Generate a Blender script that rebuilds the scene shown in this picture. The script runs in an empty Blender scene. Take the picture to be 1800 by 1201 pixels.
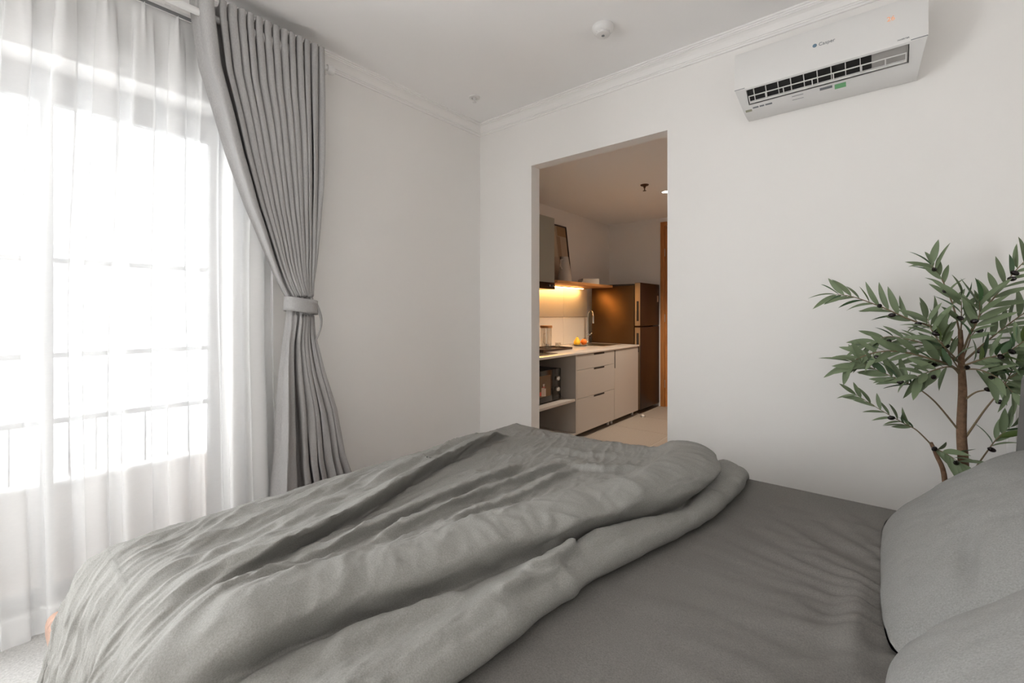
import bpy, bmesh, math, random
import numpy as np
from mathutils import Vector, Matrix, Euler

scene = bpy.context.scene
col = scene.collection
random.seed(7)
PI = math.pi

# ------------------------------------------------------------------ camera
F = 787.0                      # focal length in pixels of the 1800 px frame
YAW = math.radians(39.55)
CAM_H = 1.22
cam = bpy.data.cameras.new('camera')
cam_ob = bpy.data.objects.new('camera', cam)
col.objects.link(cam_ob)
cam.sensor_width = 36.0
cam.lens = 36.0 * F / 1800.0
cam.shift_y = -50.5 / 1800.0
cam.clip_start = 0.02
cam_ob.location = (0, 0, CAM_H)
cam_ob.rotation_euler = (PI / 2, 0, YAW)
scene.camera = cam_ob

# ------------------------------------------------------------------ daylight
world = bpy.data.worlds.new('overcast_sky')
scene.world = world
world.use_nodes = True
bg = world.node_tree.nodes['Background']
bg.inputs['Color'].default_value = (0.97, 0.985, 1.0, 1)
bg.inputs['Strength'].default_value = 9.0
pl = bpy.data.lights.new('window_portal', 'AREA')
pl.shape = 'RECTANGLE'; pl.size = 2.16; pl.size_y = 2.22
pl.cycles.is_portal = True
pl_ob = bpy.data.objects.new('window_portal', pl)
col.objects.link(pl_ob)
pl_ob.location = (-2.80, -0.23, 1.12)
pl_ob.rotation_euler = (PI / 2, 0, -PI / 2)
pl_ob['kind'] = 'helper'

vs = scene.view_settings
vs.view_transform = 'Standard'; vs.look = 'None'; vs.gamma = 1.0
vs.use_curve_mapping = False
vs.exposure = 1.22
scene.cycles.max_bounces = 10
scene.cycles.diffuse_bounces = 6
scene.cycles.transparent_max_bounces = 16
scene.cycles.sample_clamp_indirect = 6.0

# ------------------------------------------------------------------ pixel helpers
FW = (-math.sin(YAW), math.cos(YAW)); RT = (math.cos(YAW), math.sin(YAW))
def ray(x, y):
    u = (x - 900.0) / F; v = (550.0 - y) / F
    return Vector((FW[0] + u * RT[0], FW[1] + u * RT[1], v))
def on_x(x, y, X):
    d = ray(x, y); t = X / d.x
    return Vector((X, d.y * t, CAM_H + d.z * t))
def on_y(x, y, Y):
    d = ray(x, y); t = Y / d.y
    return Vector((d.x * t, Y, CAM_H + d.z * t))
def on_z(x, y, Z):
    d = ray(x, y); t = (Z - CAM_H) / d.z
    return Vector((d.x * t, d.y * t, Z))

# ------------------------------------------------------------------ materials
def lin(c):
    return tuple(((v / 255.0) / 12.92 if v / 255.0 <= 0.04045 else ((v / 255.0 + 0.055) / 1.055) ** 2.4) for v in c) + (1.0,)

def mat(name, rgb, rough=0.6, metal=0.0, var=0.0, scale=40.0, bump=0.0, bscale=None, stretch=None, spec=None, emit=None, estr=0.0, alpha=None):
    m = bpy.data.materials.new(name); m.use_nodes = True
    nt = m.node_tree; b = nt.nodes['Principled BSDF']
    c = lin(rgb)
    b.inputs['Base Color'].default_value = c
    b.inputs['Roughness'].default_value = rough
    b.inputs['Metallic'].default_value = metal
    if spec is not None: b.inputs['Specular IOR Level'].default_value = spec
    if emit:
        b.inputs['Emission Color'].default_value = lin(emit); b.inputs['Emission Strength'].default_value = estr
    if var or bump:
        tc = nt.nodes.new('ShaderNodeTexCoord')
        src = tc.outputs['Object']
        if stretch:
            mp = nt.nodes.new('ShaderNodeMapping'); mp.inputs['Scale'].default_value = stretch
            nt.links.new(src, mp.inputs['Vector']); src = mp.outputs['Vector']
    if var:
        n = nt.nodes.new('ShaderNodeTexNoise'); n.inputs['Scale'].default_value = scale
        n.inputs['Detail'].default_value = 4.0; n.inputs['Roughness'].default_value = 0.65
        nt.links.new(src, n.inputs['Vector'])
        r = nt.nodes.new('ShaderNodeValToRGB')
        r.color_ramp.elements[0].position = 0.3; r.color_ramp.elements[1].position = 0.7
        r.color_ramp.elements[0].color = tuple(v * (1 - var) for v in c[:3]) + (1,)
        r.color_ramp.elements[1].color = tuple(min(1, v * (1 + var)) for v in c[:3]) + (1,)
        nt.links.new(n.outputs['Fac'], r.inputs['Fac']); nt.links.new(r.outputs['Color'], b.inputs['Base Color'])
    if bump:
        n2 = nt.nodes.new('ShaderNodeTexNoise'); n2.inputs['Scale'].default_value = bscale or scale
        n2.inputs['Detail'].default_value = 3.0
        nt.links.new(src, n2.inputs['Vector'])
        bp = nt.nodes.new('ShaderNodeBump'); bp.inputs['Strength'].default_value = bump; bp.inputs['Distance'].default_value = 0.01
        nt.links.new(n2.outputs['Fac'], bp.inputs['Height']); nt.links.new(bp.outputs['Normal'], b.inputs['Normal'])
    return m

def wood(name, rgb, rough=0.5, axis=2, var=0.3):
    st = [22.0, 22.0, 22.0]; st[axis] = 1.5
    return mat(name, rgb, rough, var=var, scale=3.0, stretch=tuple(st), bump=0.05)

def sheer_material(name, rgb, clear, through=(84, 84, 85)):
    m = bpy.data.materials.new(name); m.use_nodes = True
    nt = m.node_tree; nt.nodes.clear()
    out = nt.nodes.new('ShaderNodeOutputMaterial')
    tr = nt.nodes.new('ShaderNodeBsdfTransparent'); tl = nt.nodes.new('ShaderNodeBsdfTranslucent'); df = nt.nodes.new('ShaderNodeBsdfDiffuse')
    tl.inputs['Color'].default_value = lin(through); df.inputs['Color'].default_value = lin(rgb)
    m1 = nt.nodes.new('ShaderNodeMixShader'); m1.inputs[0].default_value = 0.72
    nt.links.new(tl.outputs[0], m1.inputs[1]); nt.links.new(df.outputs[0], m1.inputs[2])
    tc = nt.nodes.new('ShaderNodeTexCoord'); mp = nt.nodes.new('ShaderNodeMapping'); mp.inputs['Scale'].default_value = (1, 60, 300)
    n = nt.nodes.new('ShaderNodeTexNoise'); n.inputs['Scale'].default_value = 1.0; n.inputs['Detail'].default_value = 2.0
    nt.links.new(tc.outputs['Object'], mp.inputs[0]); nt.links.new(mp.outputs[0], n.inputs['Vector'])
    mr = nt.nodes.new('ShaderNodeMapRange'); mr.inputs['To Min'].default_value = 1 - clear * 1.25; mr.inputs['To Max'].default_value = 1 - clear * .75
    nt.links.new(n.outputs['Fac'], mr.inputs['Value'])
    m2 = nt.nodes.new('ShaderNodeMixShader')
    nt.links.new(mr.outputs[0], m2.inputs[0]); nt.links.new(tr.outputs[0], m2.inputs[1]); nt.links.new(m1.outputs[0], m2.inputs[2])
    nt.links.new(m2.outputs[0], out.inputs[0])
    return m

def glass_material(name, tint=(0.97, 0.98, 0.98), refl=0.08):
    m = bpy.data.materials.new(name); m.use_nodes = True
    nt = m.node_tree; nt.nodes.clear()
    out = nt.nodes.new('ShaderNodeOutputMaterial')
    tr = nt.nodes.new('ShaderNodeBsdfTransparent'); tr.inputs[0].default_value = tint + (1,)
    gl = nt.nodes.new('ShaderNodeBsdfGlossy'); gl.inputs['Roughness'].default_value = 0.03
    mx = nt.nodes.new('ShaderNodeMixShader'); mx.inputs[0].default_value = refl
    nt.links.new(tr.outputs[0], mx.inputs[1]); nt.links.new(gl.outputs[0], mx.inputs[2]); nt.links.new(mx.outputs[0], out.inputs[0])
    return m

M = {}
M['wall'] = mat('wall_paint', (239, 236, 233), 0.85, bump=0.02, bscale=220)
M['ceiling'] = mat('ceiling_paint', (246, 244, 243), 0.9)
M['trim'] = mat('trim_white', (241, 238, 236), 0.6)
M['white_plastic'] = mat('white_plastic', (226, 224, 222), 0.35)
M['floor'] = mat('terrazzo_floor', (188, 186, 183), 0.55, var=0.22, scale=120, bump=0.06, bscale=160)
M['sheer'] = sheer_material('sheer_voile', (246, 245, 244), 0.10)
M['sheer_hem'] = sheer_material('sheer_hem_double', (246, 245, 244), 0.04)
M['drape'] = mat('drape_grey_linen', (170, 168, 167), 0.9, var=0.10, scale=260, bump=0.12, bscale=420, stretch=(1, 1, 0.35), spec=0.15)
M['duvet'] = mat('duvet_grey_cotton', (145, 143, 139), 0.88, var=0.19, scale=330, bump=0.12, bscale=260, spec=0.15)
M['sheet'] = mat('sheet_grey_cotton', (119, 116, 112), 0.9, var=0.2, scale=330, bump=0.10, bscale=260, spec=0.12)
M['pillow'] = mat('pillow_grey_heather', (144, 143, 141), 0.92, var=0.18, scale=300, bump=0.10, bscale=260, spec=0.12)
M['headboard'] = mat('headboard_grey_fabric', (112, 110, 108), 0.95, var=0.12, scale=300, bump=0.15, bscale=420)
M['bedwood'] = wood('bed_wood', (158, 124, 106), 0.5, axis=1)
M['frame_grey'] = mat('window_frame_grey', (118, 119, 120), 0.45)
M['bar_grey'] = mat('window_bar_grey', (128, 129, 131), 0.5)
M['glass'] = glass_material('window_glass')
M['black'] = mat('matte_black', (22, 20, 19), 0.5)
M['gloss_black'] = mat('gloss_black', (20, 17, 15), 0.18)
M['chrome'] = mat('chrome', (205, 203, 200), 0.15, metal=1.0)
M['steel'] = mat('sink_steel', (190, 186, 178), 0.28, metal=1.0)
M['grey_print'] = mat('grey_print', (120, 122, 126), 0.5)
M['blue_print'] = mat('blue_grey_print', (96, 122, 142), 0.4)
M['green_sticker'] = mat('green_sticker', (116, 172, 124), 0.5)
M['led'] = mat('orange_led', (200, 150, 120), 0.5, emit=(255, 170, 110), estr=0.22)

def add_crumple(m, scale, strength, dist=.006):
    nt = m.node_tree; b = nt.nodes['Principled BSDF']
    old = b.inputs['Normal'].links[0].from_node
    tc = nt.nodes.new('ShaderNodeTexCoord'); mp = nt.nodes.new('ShaderNodeMapping'); mp.inputs['Rotation'].default_value = (0, 0, math.radians(-18)); mp.inputs['Scale'].default_value = (1.0, .38, 1.0)
    nt.links.new(tc.outputs['Object'], mp.inputs[0])
    n = nt.nodes.new('ShaderNodeTexNoise'); n.noise_type = 'RIDGED_MULTIFRACTAL'; n.inputs['Scale'].default_value = scale; n.inputs['Detail'].default_value = 4.0; n.inputs['Distortion'].default_value = .6
    nt.links.new(mp.outputs[0], n.inputs['Vector'])
    bp = nt.nodes.new('ShaderNodeBump'); bp.inputs['Strength'].default_value = strength; bp.inputs['Distance'].default_value = dist
    nt.links.new(n.outputs['Fac'], bp.inputs['Height']); nt.links.new(bp.outputs['Normal'], old.inputs['Normal'])
add_crumple(M['duvet'], 13.0, 1.0, .014)
add_crumple(M['sheet'], 16.0, .12)
# ------------------------------------------------------------------ mesh helpers
def link(o, parent=None):
    col.objects.link(o)
    if parent is not None:
        o.parent = parent
    return o

def finish(name, me, m, parent=None, smooth=None):
    me.name = name
    if m is not None: me.materials.append(m)
    if smooth is not None:
        me.shade_smooth()
        if smooth < 179: me.set_sharp_from_angle(angle=math.radians(smooth))
    return link(bpy.data.objects.new(name, me), parent)

def bm_obj(name, bm, m, parent=None, smooth=None):
    bmesh.ops.recalc_face_normals(bm, faces=bm.faces[:])
    me = bpy.data.meshes.new(name); bm.to_mesh(me); bm.free()
    return finish(name, me, m, parent, smooth)

def add_box(bm, lo, hi, bev=0.0, seg=2):
    r = bmesh.ops.create_cube(bm, size=1.0)
    vs_ = r['verts']
    for v in vs_:
        v.co = Vector(((lo[i] + hi[i]) / 2 + v.co[i] * (hi[i] - lo[i]) for i in range(3)))
    if bev > 0:
        es = set()
        for v in vs_: es.update(v.link_edges)
        bmesh.ops.bevel(bm, geom=list(es), offset=bev, segments=seg, affect='EDGES', profile=0.5)
    return bm

def box(name, lo, hi, m, parent=None, bev=0.0, seg=2):
    lo2 = [min(a, b) for a, b in zip(lo, hi)]; hi2 = [max(a, b) for a, b in zip(lo, hi)]
    bm = bmesh.new(); add_box(bm, lo2, hi2, bev, seg)
    return bm_obj(name, bm, m, parent, 40 if bev else None)

def boxes(name, lst, m, parent=None, bev=0.0):
    bm = bmesh.new()
    for lo, hi in lst: add_box(bm, lo, hi, bev)
    return bm_obj(name, bm, m, parent, 40 if bev else None)

def add_tube(bm, pts, rad, n=10, cap=True):
    pts = [Vector(p) for p in pts]
    if not isinstance(rad, (list, tuple)): rad = [rad] * len(pts)
    rings = []; prev = None
    for i, p in enumerate(pts):
        d = (pts[min(i + 1, len(pts) - 1)] - pts[max(i - 1, 0)]).normalized()
        if prev is None:
            a = d.orthogonal().normalized()
        else:
            a = (prev - d * prev.dot(d)).normalized()
        prev = a; b = d.cross(a)
        rings.append([bm.verts.new(p + (a * math.cos(2 * PI * k / n) + b * math.sin(2 * PI * k / n)) * rad[i]) for k in range(n)])
    for r0, r1 in zip(rings, rings[1:]):
        for k in range(n):
            bm.faces.new((r0[k], r0[(k + 1) % n], r1[(k + 1) % n], r1[k]))
    if cap:
        bm.faces.new(rings[0][::-1]); bm.faces.new(rings[-1])

def tube(name, pts, rad, m, parent=None, n=10):
    bm = bmesh.new(); add_tube(bm, pts, rad, n)
    return bm_obj(name, bm, m, parent, 50)

def add_lathe(bm, prof, n=32, c=(0, 0, 0)):
    rings = []
    for r, z in prof:
        if r < 1e-5: rings.append([bm.verts.new((c[0], c[1], c[2] + z))])
        else: rings.append([bm.verts.new((c[0] + r * math.cos(2 * PI * k / n), c[1] + r * math.sin(2 * PI * k / n), c[2] + z)) for k in range(n)])
    for a, b in zip(rings, rings[1:]):
        for k in range(n):
            k2 = (k + 1) % n
            if len(a) == 1 and len(b) == 1: continue
            if len(a) == 1: bm.faces.new((a[0], b[k], b[k2]))
            elif len(b) == 1: bm.faces.new((a[k], a[k2], b[0]))
            else: bm.faces.new((a[k], a[k2], b[k2], b[k]))

def lathe(name, prof, m, parent=None, c=(0, 0, 0), n=32, smooth=40):
    bm = bmesh.new(); add_lathe(bm, prof, n, c)
    return bm_obj(name, bm, m, parent, smooth)

def extrude_profile(bm, prof, along, a, b):
    """prof: list of (p, z) closed; along 'x': p is y; along 'y': p is x"""
    def mk(t): return [bm.verts.new((t, p, z) if along == 'x' else (p, t, z)) for p, z in prof]
    r0, r1 = mk(a), mk(b); n = len(prof)
    for k in range(n): bm.faces.new((r0[k], r0[(k + 1) % n], r1[(k + 1) % n], r1[k]))
    bm.faces.new(r0[::-1]); bm.faces.new(r1)

def grid_mesh(name, P, m, parent=None, smooth=180, closed=False):
    nu, nv = P.shape[:2]
    me = bpy.data.meshes.new(name)
    idx = np.arange(nu * nv).reshape(nu, nv)
    f = np.stack([idx[:-1, :-1], idx[1:, :-1], idx[1:, 1:], idx[:-1, 1:]], -1).reshape(-1, 4)
    me.from_pydata(P.reshape(-1, 3).tolist(), [], f.tolist())
    me.update()
    return finish(name, me, m, parent, smooth)

def thing(name, label, cat, loc=(0, 0, 0), group=None):
    o = bpy.data.objects.new(name, None); col.objects.link(o)
    o.location = loc; o.empty_display_size = 0.05
    return tag(o, label, cat, group)

def tag(o, label, cat, group=None, kind=None):
    o['label'] = label; o['category'] = cat
    if group: o['group'] = group
    if kind: o['kind'] = kind
    return o

def struct(o, label=None, cat=None):
    o['kind'] = 'structure'
    if label: o['label'] = label
    if cat: o['category'] = cat
    return o

def text_mesh(name, body, size, m, mw, parent=None, depth=0.0006):
    cu = bpy.data.curves.new(name, 'FONT'); cu.body = body; cu.size = size; cu.extrude = depth
    cu.align_x = 'CENTER'; cu.align_y = 'CENTER'
    tmp = bpy.data.objects.new('tmp', cu); col.objects.link(tmp)
    bpy.context.view_layer.update()
    me = bpy.data.meshes.new_from_object(tmp.evaluated_get(bpy.context.evaluated_depsgraph_get()))
    bpy.data.objects.remove(tmp)
    o = finish(name, me, None, parent)
    me.materials.clear(); me.materials.append(m)
    o.matrix_world = mw
    return o

# numpy gradient noise
_rng = np.random.RandomState(11)
_perm = _rng.permutation(256); _perm = np.concatenate([_perm, _perm])
_ga = _rng.rand(256) * 2 * PI; _gx, _gy = np.cos(_ga), np.sin(_ga)
def pnoise(x, y):
    x = np.asarray(x, float); y = np.asarray(y, float)
    xi = np.floor(x).astype(int); yi = np.floor(y).astype(int); xf = x - xi; yf = y - yi
    u = xf * xf * xf * (xf * (xf * 6 - 15) + 10); v = yf * yf * yf * (yf * (yf * 6 - 15) + 10)
    def g(ix, iy, dx, dy):
        h = _perm[(_perm[ix & 255] + iy) & 255]
        return _gx[h] * dx + _gy[h] * dy
    n00 = g(xi, yi, xf, yf); n10 = g(xi + 1, yi, xf - 1, yf); n01 = g(xi, yi + 1, xf, yf - 1); n11 = g(xi + 1, yi + 1, xf - 1, yf - 1)
    return (n00 * (1 - u) + n10 * u) * (1 - v) + (n01 * (1 - u) + n11 * u) * v
def smooth01(t):
    t = np.clip(t, 0, 1); return t * t * (3 - 2 * t)

# ================================================================== ROOM SHELL
XA, YB, XR, YN, CEIL = -2.525, 2.65, 0.56, -1.50, 2.73
KX, KY, KCEIL, KXR = -2.97, 5.75, 2.455, -0.3
WY0, WY1, WZ0, WZ1 = -1.30, 0.845, 0.0, 2.24      # window opening
OX0, OX1, OZ = -2.002, -0.986, 2.31                  # doorway opening
fl = box('floor', (XA - .3, YN - .1, -0.1), (XR + .1, YB, 0), M['floor']); struct(fl)
ce = box('ceiling', (XA - .3, YN - .1, CEIL), (XR + .1, YB + .1, CEIL + .1), M['ceiling']); struct(ce)
wl = boxes('wall_left', [((XA - .27, YN - .1, 0), (XA, WY0, CEIL)), ((XA - .27, WY1, 0), (XA, YB, CEIL)),
    ((XA - .27, WY0, WZ1), (XA, WY1, CEIL))], M['wall']); struct(wl)
wb = boxes('wall_back', [((KX - .1, YB, 0), (OX0, YB + .1, CEIL)), ((OX1, YB, 0), (XR + .1, YB + .1, CEIL)),
    ((OX0, YB, OZ), (OX1, YB + .1, CEIL))], M['wall']); struct(wb)
wr = box('wall_right', (XR, YN - .1, 0), (XR + .1, YB, CEIL), M['wall']); struct(wr)
wf = box('wall_front', (XA, YN - .1, 0), (XR, YN, CEIL), M['wall']); struct(wf)

# cornice: stepped cove profile (offset from wall, below ceiling)
cp = [(0, 0), (.070, 0), (.070, .008), (.062, .010), (.062, .016), (.055, .018), (.055, .023), (.047, .026), (.037, .033), (.029, .043), (.023, .055),
      (.021, .060), (.016, .061), (.016, .068), (.011, .070), (.009, .079), (0, .080)]
bm = bmesh.new(); extrude_profile(bm, [(XA + p, CEIL - z) for p, z in cp], 'y', YN, YB)
struct(bm_obj('trim_1', bm, M['trim']))
bm = bmesh.new(); extrude_profile(bm, [(YB - p, CEIL - z) for p, z in cp], 'x', XA, XR)
struct(bm_obj('trim_2', bm, M['trim']))
# baseboards
for nm, lo, hi in (('baseboard_left', (XA, WY1 + .02, 0), (XA + .012, YB, .08)), ('baseboard_back', (XA, YB - .012, 0), (OX0, YB, .08)), ('baseboard_back_right', (OX1, YB - .012, 0), (XR, YB, .08))):
    struct(box(nm, lo, hi, M['trim'], bev=.003))
# vertical cable trunking on the back wall behind the tree
p = on_y(1777, 700, YB)
tag(box('cable_trunking', (p.x - .012, YB - .014, 0.09), (p.x + .012, YB, 0.90), M['white_plastic'], bev=.003), 'narrow white vertical cable trunking on the wall between tree and headboard', 'trunking')

# full-height glazed balcony door: frame, panes
FXA, FXB = XA - .22, XA - .165
win = bpy.data.objects.new('window_1', None); col.objects.link(win); win['kind'] = 'structure'
ZB = 0.06
def wpart(name, lo, hi, m, bev=.003): return box(name, lo, hi, m, win, bev=bev)
wpart('window_frame', (FXA, WY0, 2.105), (FXB, WY1, WZ1), M['frame_grey'])
wpart('window_frame', (FXA, WY0, WZ0), (FXB, WY1, ZB), M['frame_grey'])
for y0, y1 in ((WY0, WY0 + .06), (WY1 - .05, WY1), (.185, .225), (-.60, -.54)):
    wpart('window_mullion', (FXA, y0, ZB), (FXB, y1, 2.105), M['frame_grey'])
for y0, y1 in ((WY0 + .06, -.60), (-.54, .185), (.225, WY1 - .05)):
    wpart('pane', (FXA + .02, y0, ZB), (FXA + .026, y1, 2.105), M['glass'], 0)
# shallow balcony beyond it: slab, parapet and railing
PX = -2.93
M['parapet'] = mat('parapet_render', (206, 196, 190), .85)
struct(box('floor_balcony', (PX - .16, WY0 - .3, -.12), (XA - .27, WY1 + .3, 0), M['parapet']))
pt = thing('balcony_parapet', 'low pale parapet wall behind the sheer curtain outside the window', 'parapet')
box('parapet_wall', (PX - .12, WY0 - .3, 0), (PX, WY1 + .3, .425), M['parapet'], pt)
box('coping', (PX - .14, WY0 - .3, .425), (PX + .012, WY1 + .3, .445), M['trim'], pt, bev=.004)
rl = thing('balcony_railing', 'thin grey metal railing on the parapet behind the sheer curtain', 'railing')
for h in (0.713, 1.02, 1.465):
    box('rail', (PX - .075, WY0 - .2, h - .012), (PX - .045, WY1 + .2, h + .012), M['bar_grey'], rl, bev=.002)
for k in range(44):
    y = .97 - k * .0955
    if y > WY0 - .2: box('baluster', (PX - .064, y - .004, .445), (PX - .056, y + .004, .701), M['bar_grey'], rl)
for y in (1.0, .05, -.9):
    box('post', (PX - .072, y - .012, .445), (PX - .048, y + .012, 1.453), M['bar_grey'], rl)
# ================================================================== BED
BX0, BX1, BY0, BY1 = -1.74, 0.30, 0.24, 2.13
MZ = 0.52
bed = thing('bed', 'double bed with pale wood base and upholstered grey headboard beside the olive tree', 'bed')
bm = bmesh.new(); add_box(bm, (-2.00, .146, .205), (.31, 2.13, .292), .03, 4)
bm_obj('bed_base', bm, M['bedwood'], bed, 50)
for x, y in ((-1.7, .3), (-1.7, 2.0), (.2, .3), (.2, 2.0)):
    lathe('leg', [(0, 0), (.022, 0), (.03, .2), (0, .2)], M['bedwood'], bed, (x, y, 0), 16)
# headboard leaning slightly
bm = bmesh.new(); add_box(bm, (0, .08, .20), (.085, 2.125, 1.03), .02, 3)
for v in bm.verts: v.co.x += .318 + (v.co.z - .6) * .05
bm_obj('headboard', bm, M['headboard'], bed, 50)

# mattress with fitted sheet
def mattress():
    nx, ny = 220, 200
    rr = 0.05
    def fold1(s, lo, hi, depth):
        # arc-length param through side, top, side
        q = np.empty_like(s); d = np.zeros_like(s)
        a = np.clip((lo + rr - s) / rr, 0, PI / 2); b = np.clip((s - (hi - rr)) / rr, 0, PI / 2)
        q = np.where(s < lo + rr, lo + rr - rr * np.sin(a), np.where(s > hi - rr, hi - rr + rr * np.sin(b), s))
        d = np.where(s < lo + rr, rr * (1 - np.cos(a)) + np.maximum(0, (lo + rr - s) - rr * PI / 2), np.where(s > hi - rr, rr * (1 - np.cos(b)) + np.maximum(0, (s - hi + rr) - rr * PI / 2), 0))
        return q, d
    ext = .17
    S = np.linspace(BX0 - ext, BX1 + ext, nx); T = np.linspace(BY0 - ext, BY1 + ext, ny)
    S, T = np.meshgrid(S, T, indexing='ij')
    X, dx = fold1(S, BX0, BX1, ext); Y, dy = fold1(T, BY0, BY1, ext)
    d = np.minimum(np.maximum(dx, dy) + .25 * np.minimum(dx, dy), .199)
    Z = MZ - d
    top = np.clip(1 - d / .04, 0, 1) * smooth01((BY1 - .03 - Y) / .25) * smooth01((Y - BY0 - .03) / .2)
    # pulled wrinkles that fan out from the pillow edge
    w = np.exp(-((X + .02) / .28) ** 2)
    ang = np.arctan2(Y - 1.35, X - .25)
    Z = Z + top * (.020 * w * pnoise(ang * 9 + 3, X * 3) + .008 * pnoise(X * 4, Y * 14) * (0.35 + w) + .005 * pnoise(X * 9 + 5, Y * 30) * w)
    g = np.exp(-(((X + .045) / .03) ** 2 + ((Y - 1.30) / .16) ** 2)); Z = Z + top * .022 * g
    g = np.exp(-(((X + .10) / .03) ** 2 + ((Y - 1.24) / .10) ** 2)); Z = Z - top * .006 * g
    P = np.stack([X, Y, Z], -1)
    return P
me_ob = grid_mesh('mattress', mattress(), M['sheet'])
tag(me_ob, 'wide mattress in a dark grey fitted sheet lying between duvet and pillows', 'mattress')

# ------------------------------------------------------------------ duvet
def polyline_field(X, Y, pts):
    """signed distance (positive to the head side, +x) and arc parameter"""
    pts = np.array([(p[0], p[1]) for p in pts]); L = np.concatenate([[0], np.cumsum(np.linalg.norm(np.diff(pts, axis=0), axis=1))])
    best = np.full(X.shape, 1e9); sd = np.zeros(X.shape); par = np.zeros(X.shape); nx = np.zeros(X.shape); ny = np.zeros(X.shape)
    for i in range(len(pts) - 1):
        a, b = pts[i], pts[i + 1]; ab = b - a; l2 = ab @ ab
        t = ((X - a[0]) * ab[0] + (Y - a[1]) * ab[1]) / l2
        tt = np.clip(t, 0, 1)
        cx, cy = a[0] + tt * ab[0], a[1] + tt * ab[1]
        d = np.hypot(X - cx, Y - cy)
        n = np.array([ab[1], -ab[0]]) / math.sqrt(l2)
        if n[0] < 0: n = -n
        sgn = np.sign((X - a[0]) * n[0] + (Y - a[1]) * n[1])
        mk = d < best
        best = np.where(mk, d, best); sd = np.where(mk, sgn * d, sd); par = np.where(mk, (L[i] + tt * math.sqrt(l2)) / L[-1], par)
        nx = np.where(mk, n[0], nx); ny = np.where(mk, n[1], ny)
    return sd, par, nx, ny

DZ = 0.575
FXE, NYE, FYE = -1.765, 0.195, 2.175       # hanging planes: foot, near, far
EDGE = [(-.40, -.72), (.2, -.66), (.58, -.625), (1.0, -.60), (1.3, -.52), (1.56, -.455), (1.85, -.44), (2.2, -.47), (2.7, -.52)]
STEP = [(-.4, -.90), (.2, -.92), (.39, -.945), (.62, -.866), (1.045, -.737), (1.53, -.548), (1.8, -.56), (2.1, -.66), (2.7, -.8)]
def curve_at(tab, y):
    ys, xs = zip(*tab)
    # smooth interpolation
    yy = np.linspace(ys[0], ys[-1], 200); xx = np.interp(yy, ys, xs)
    k = np.hanning(25); k /= k.sum(); xx = np.convolve(np.pad(xx, 12, mode='edge'), k, 'valid')
    return np.interp(y, yy, xx)
def px_path(pts, h=DZ): return [tuple(on_z(x, y, h)[:2]) for x, y in pts]

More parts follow.
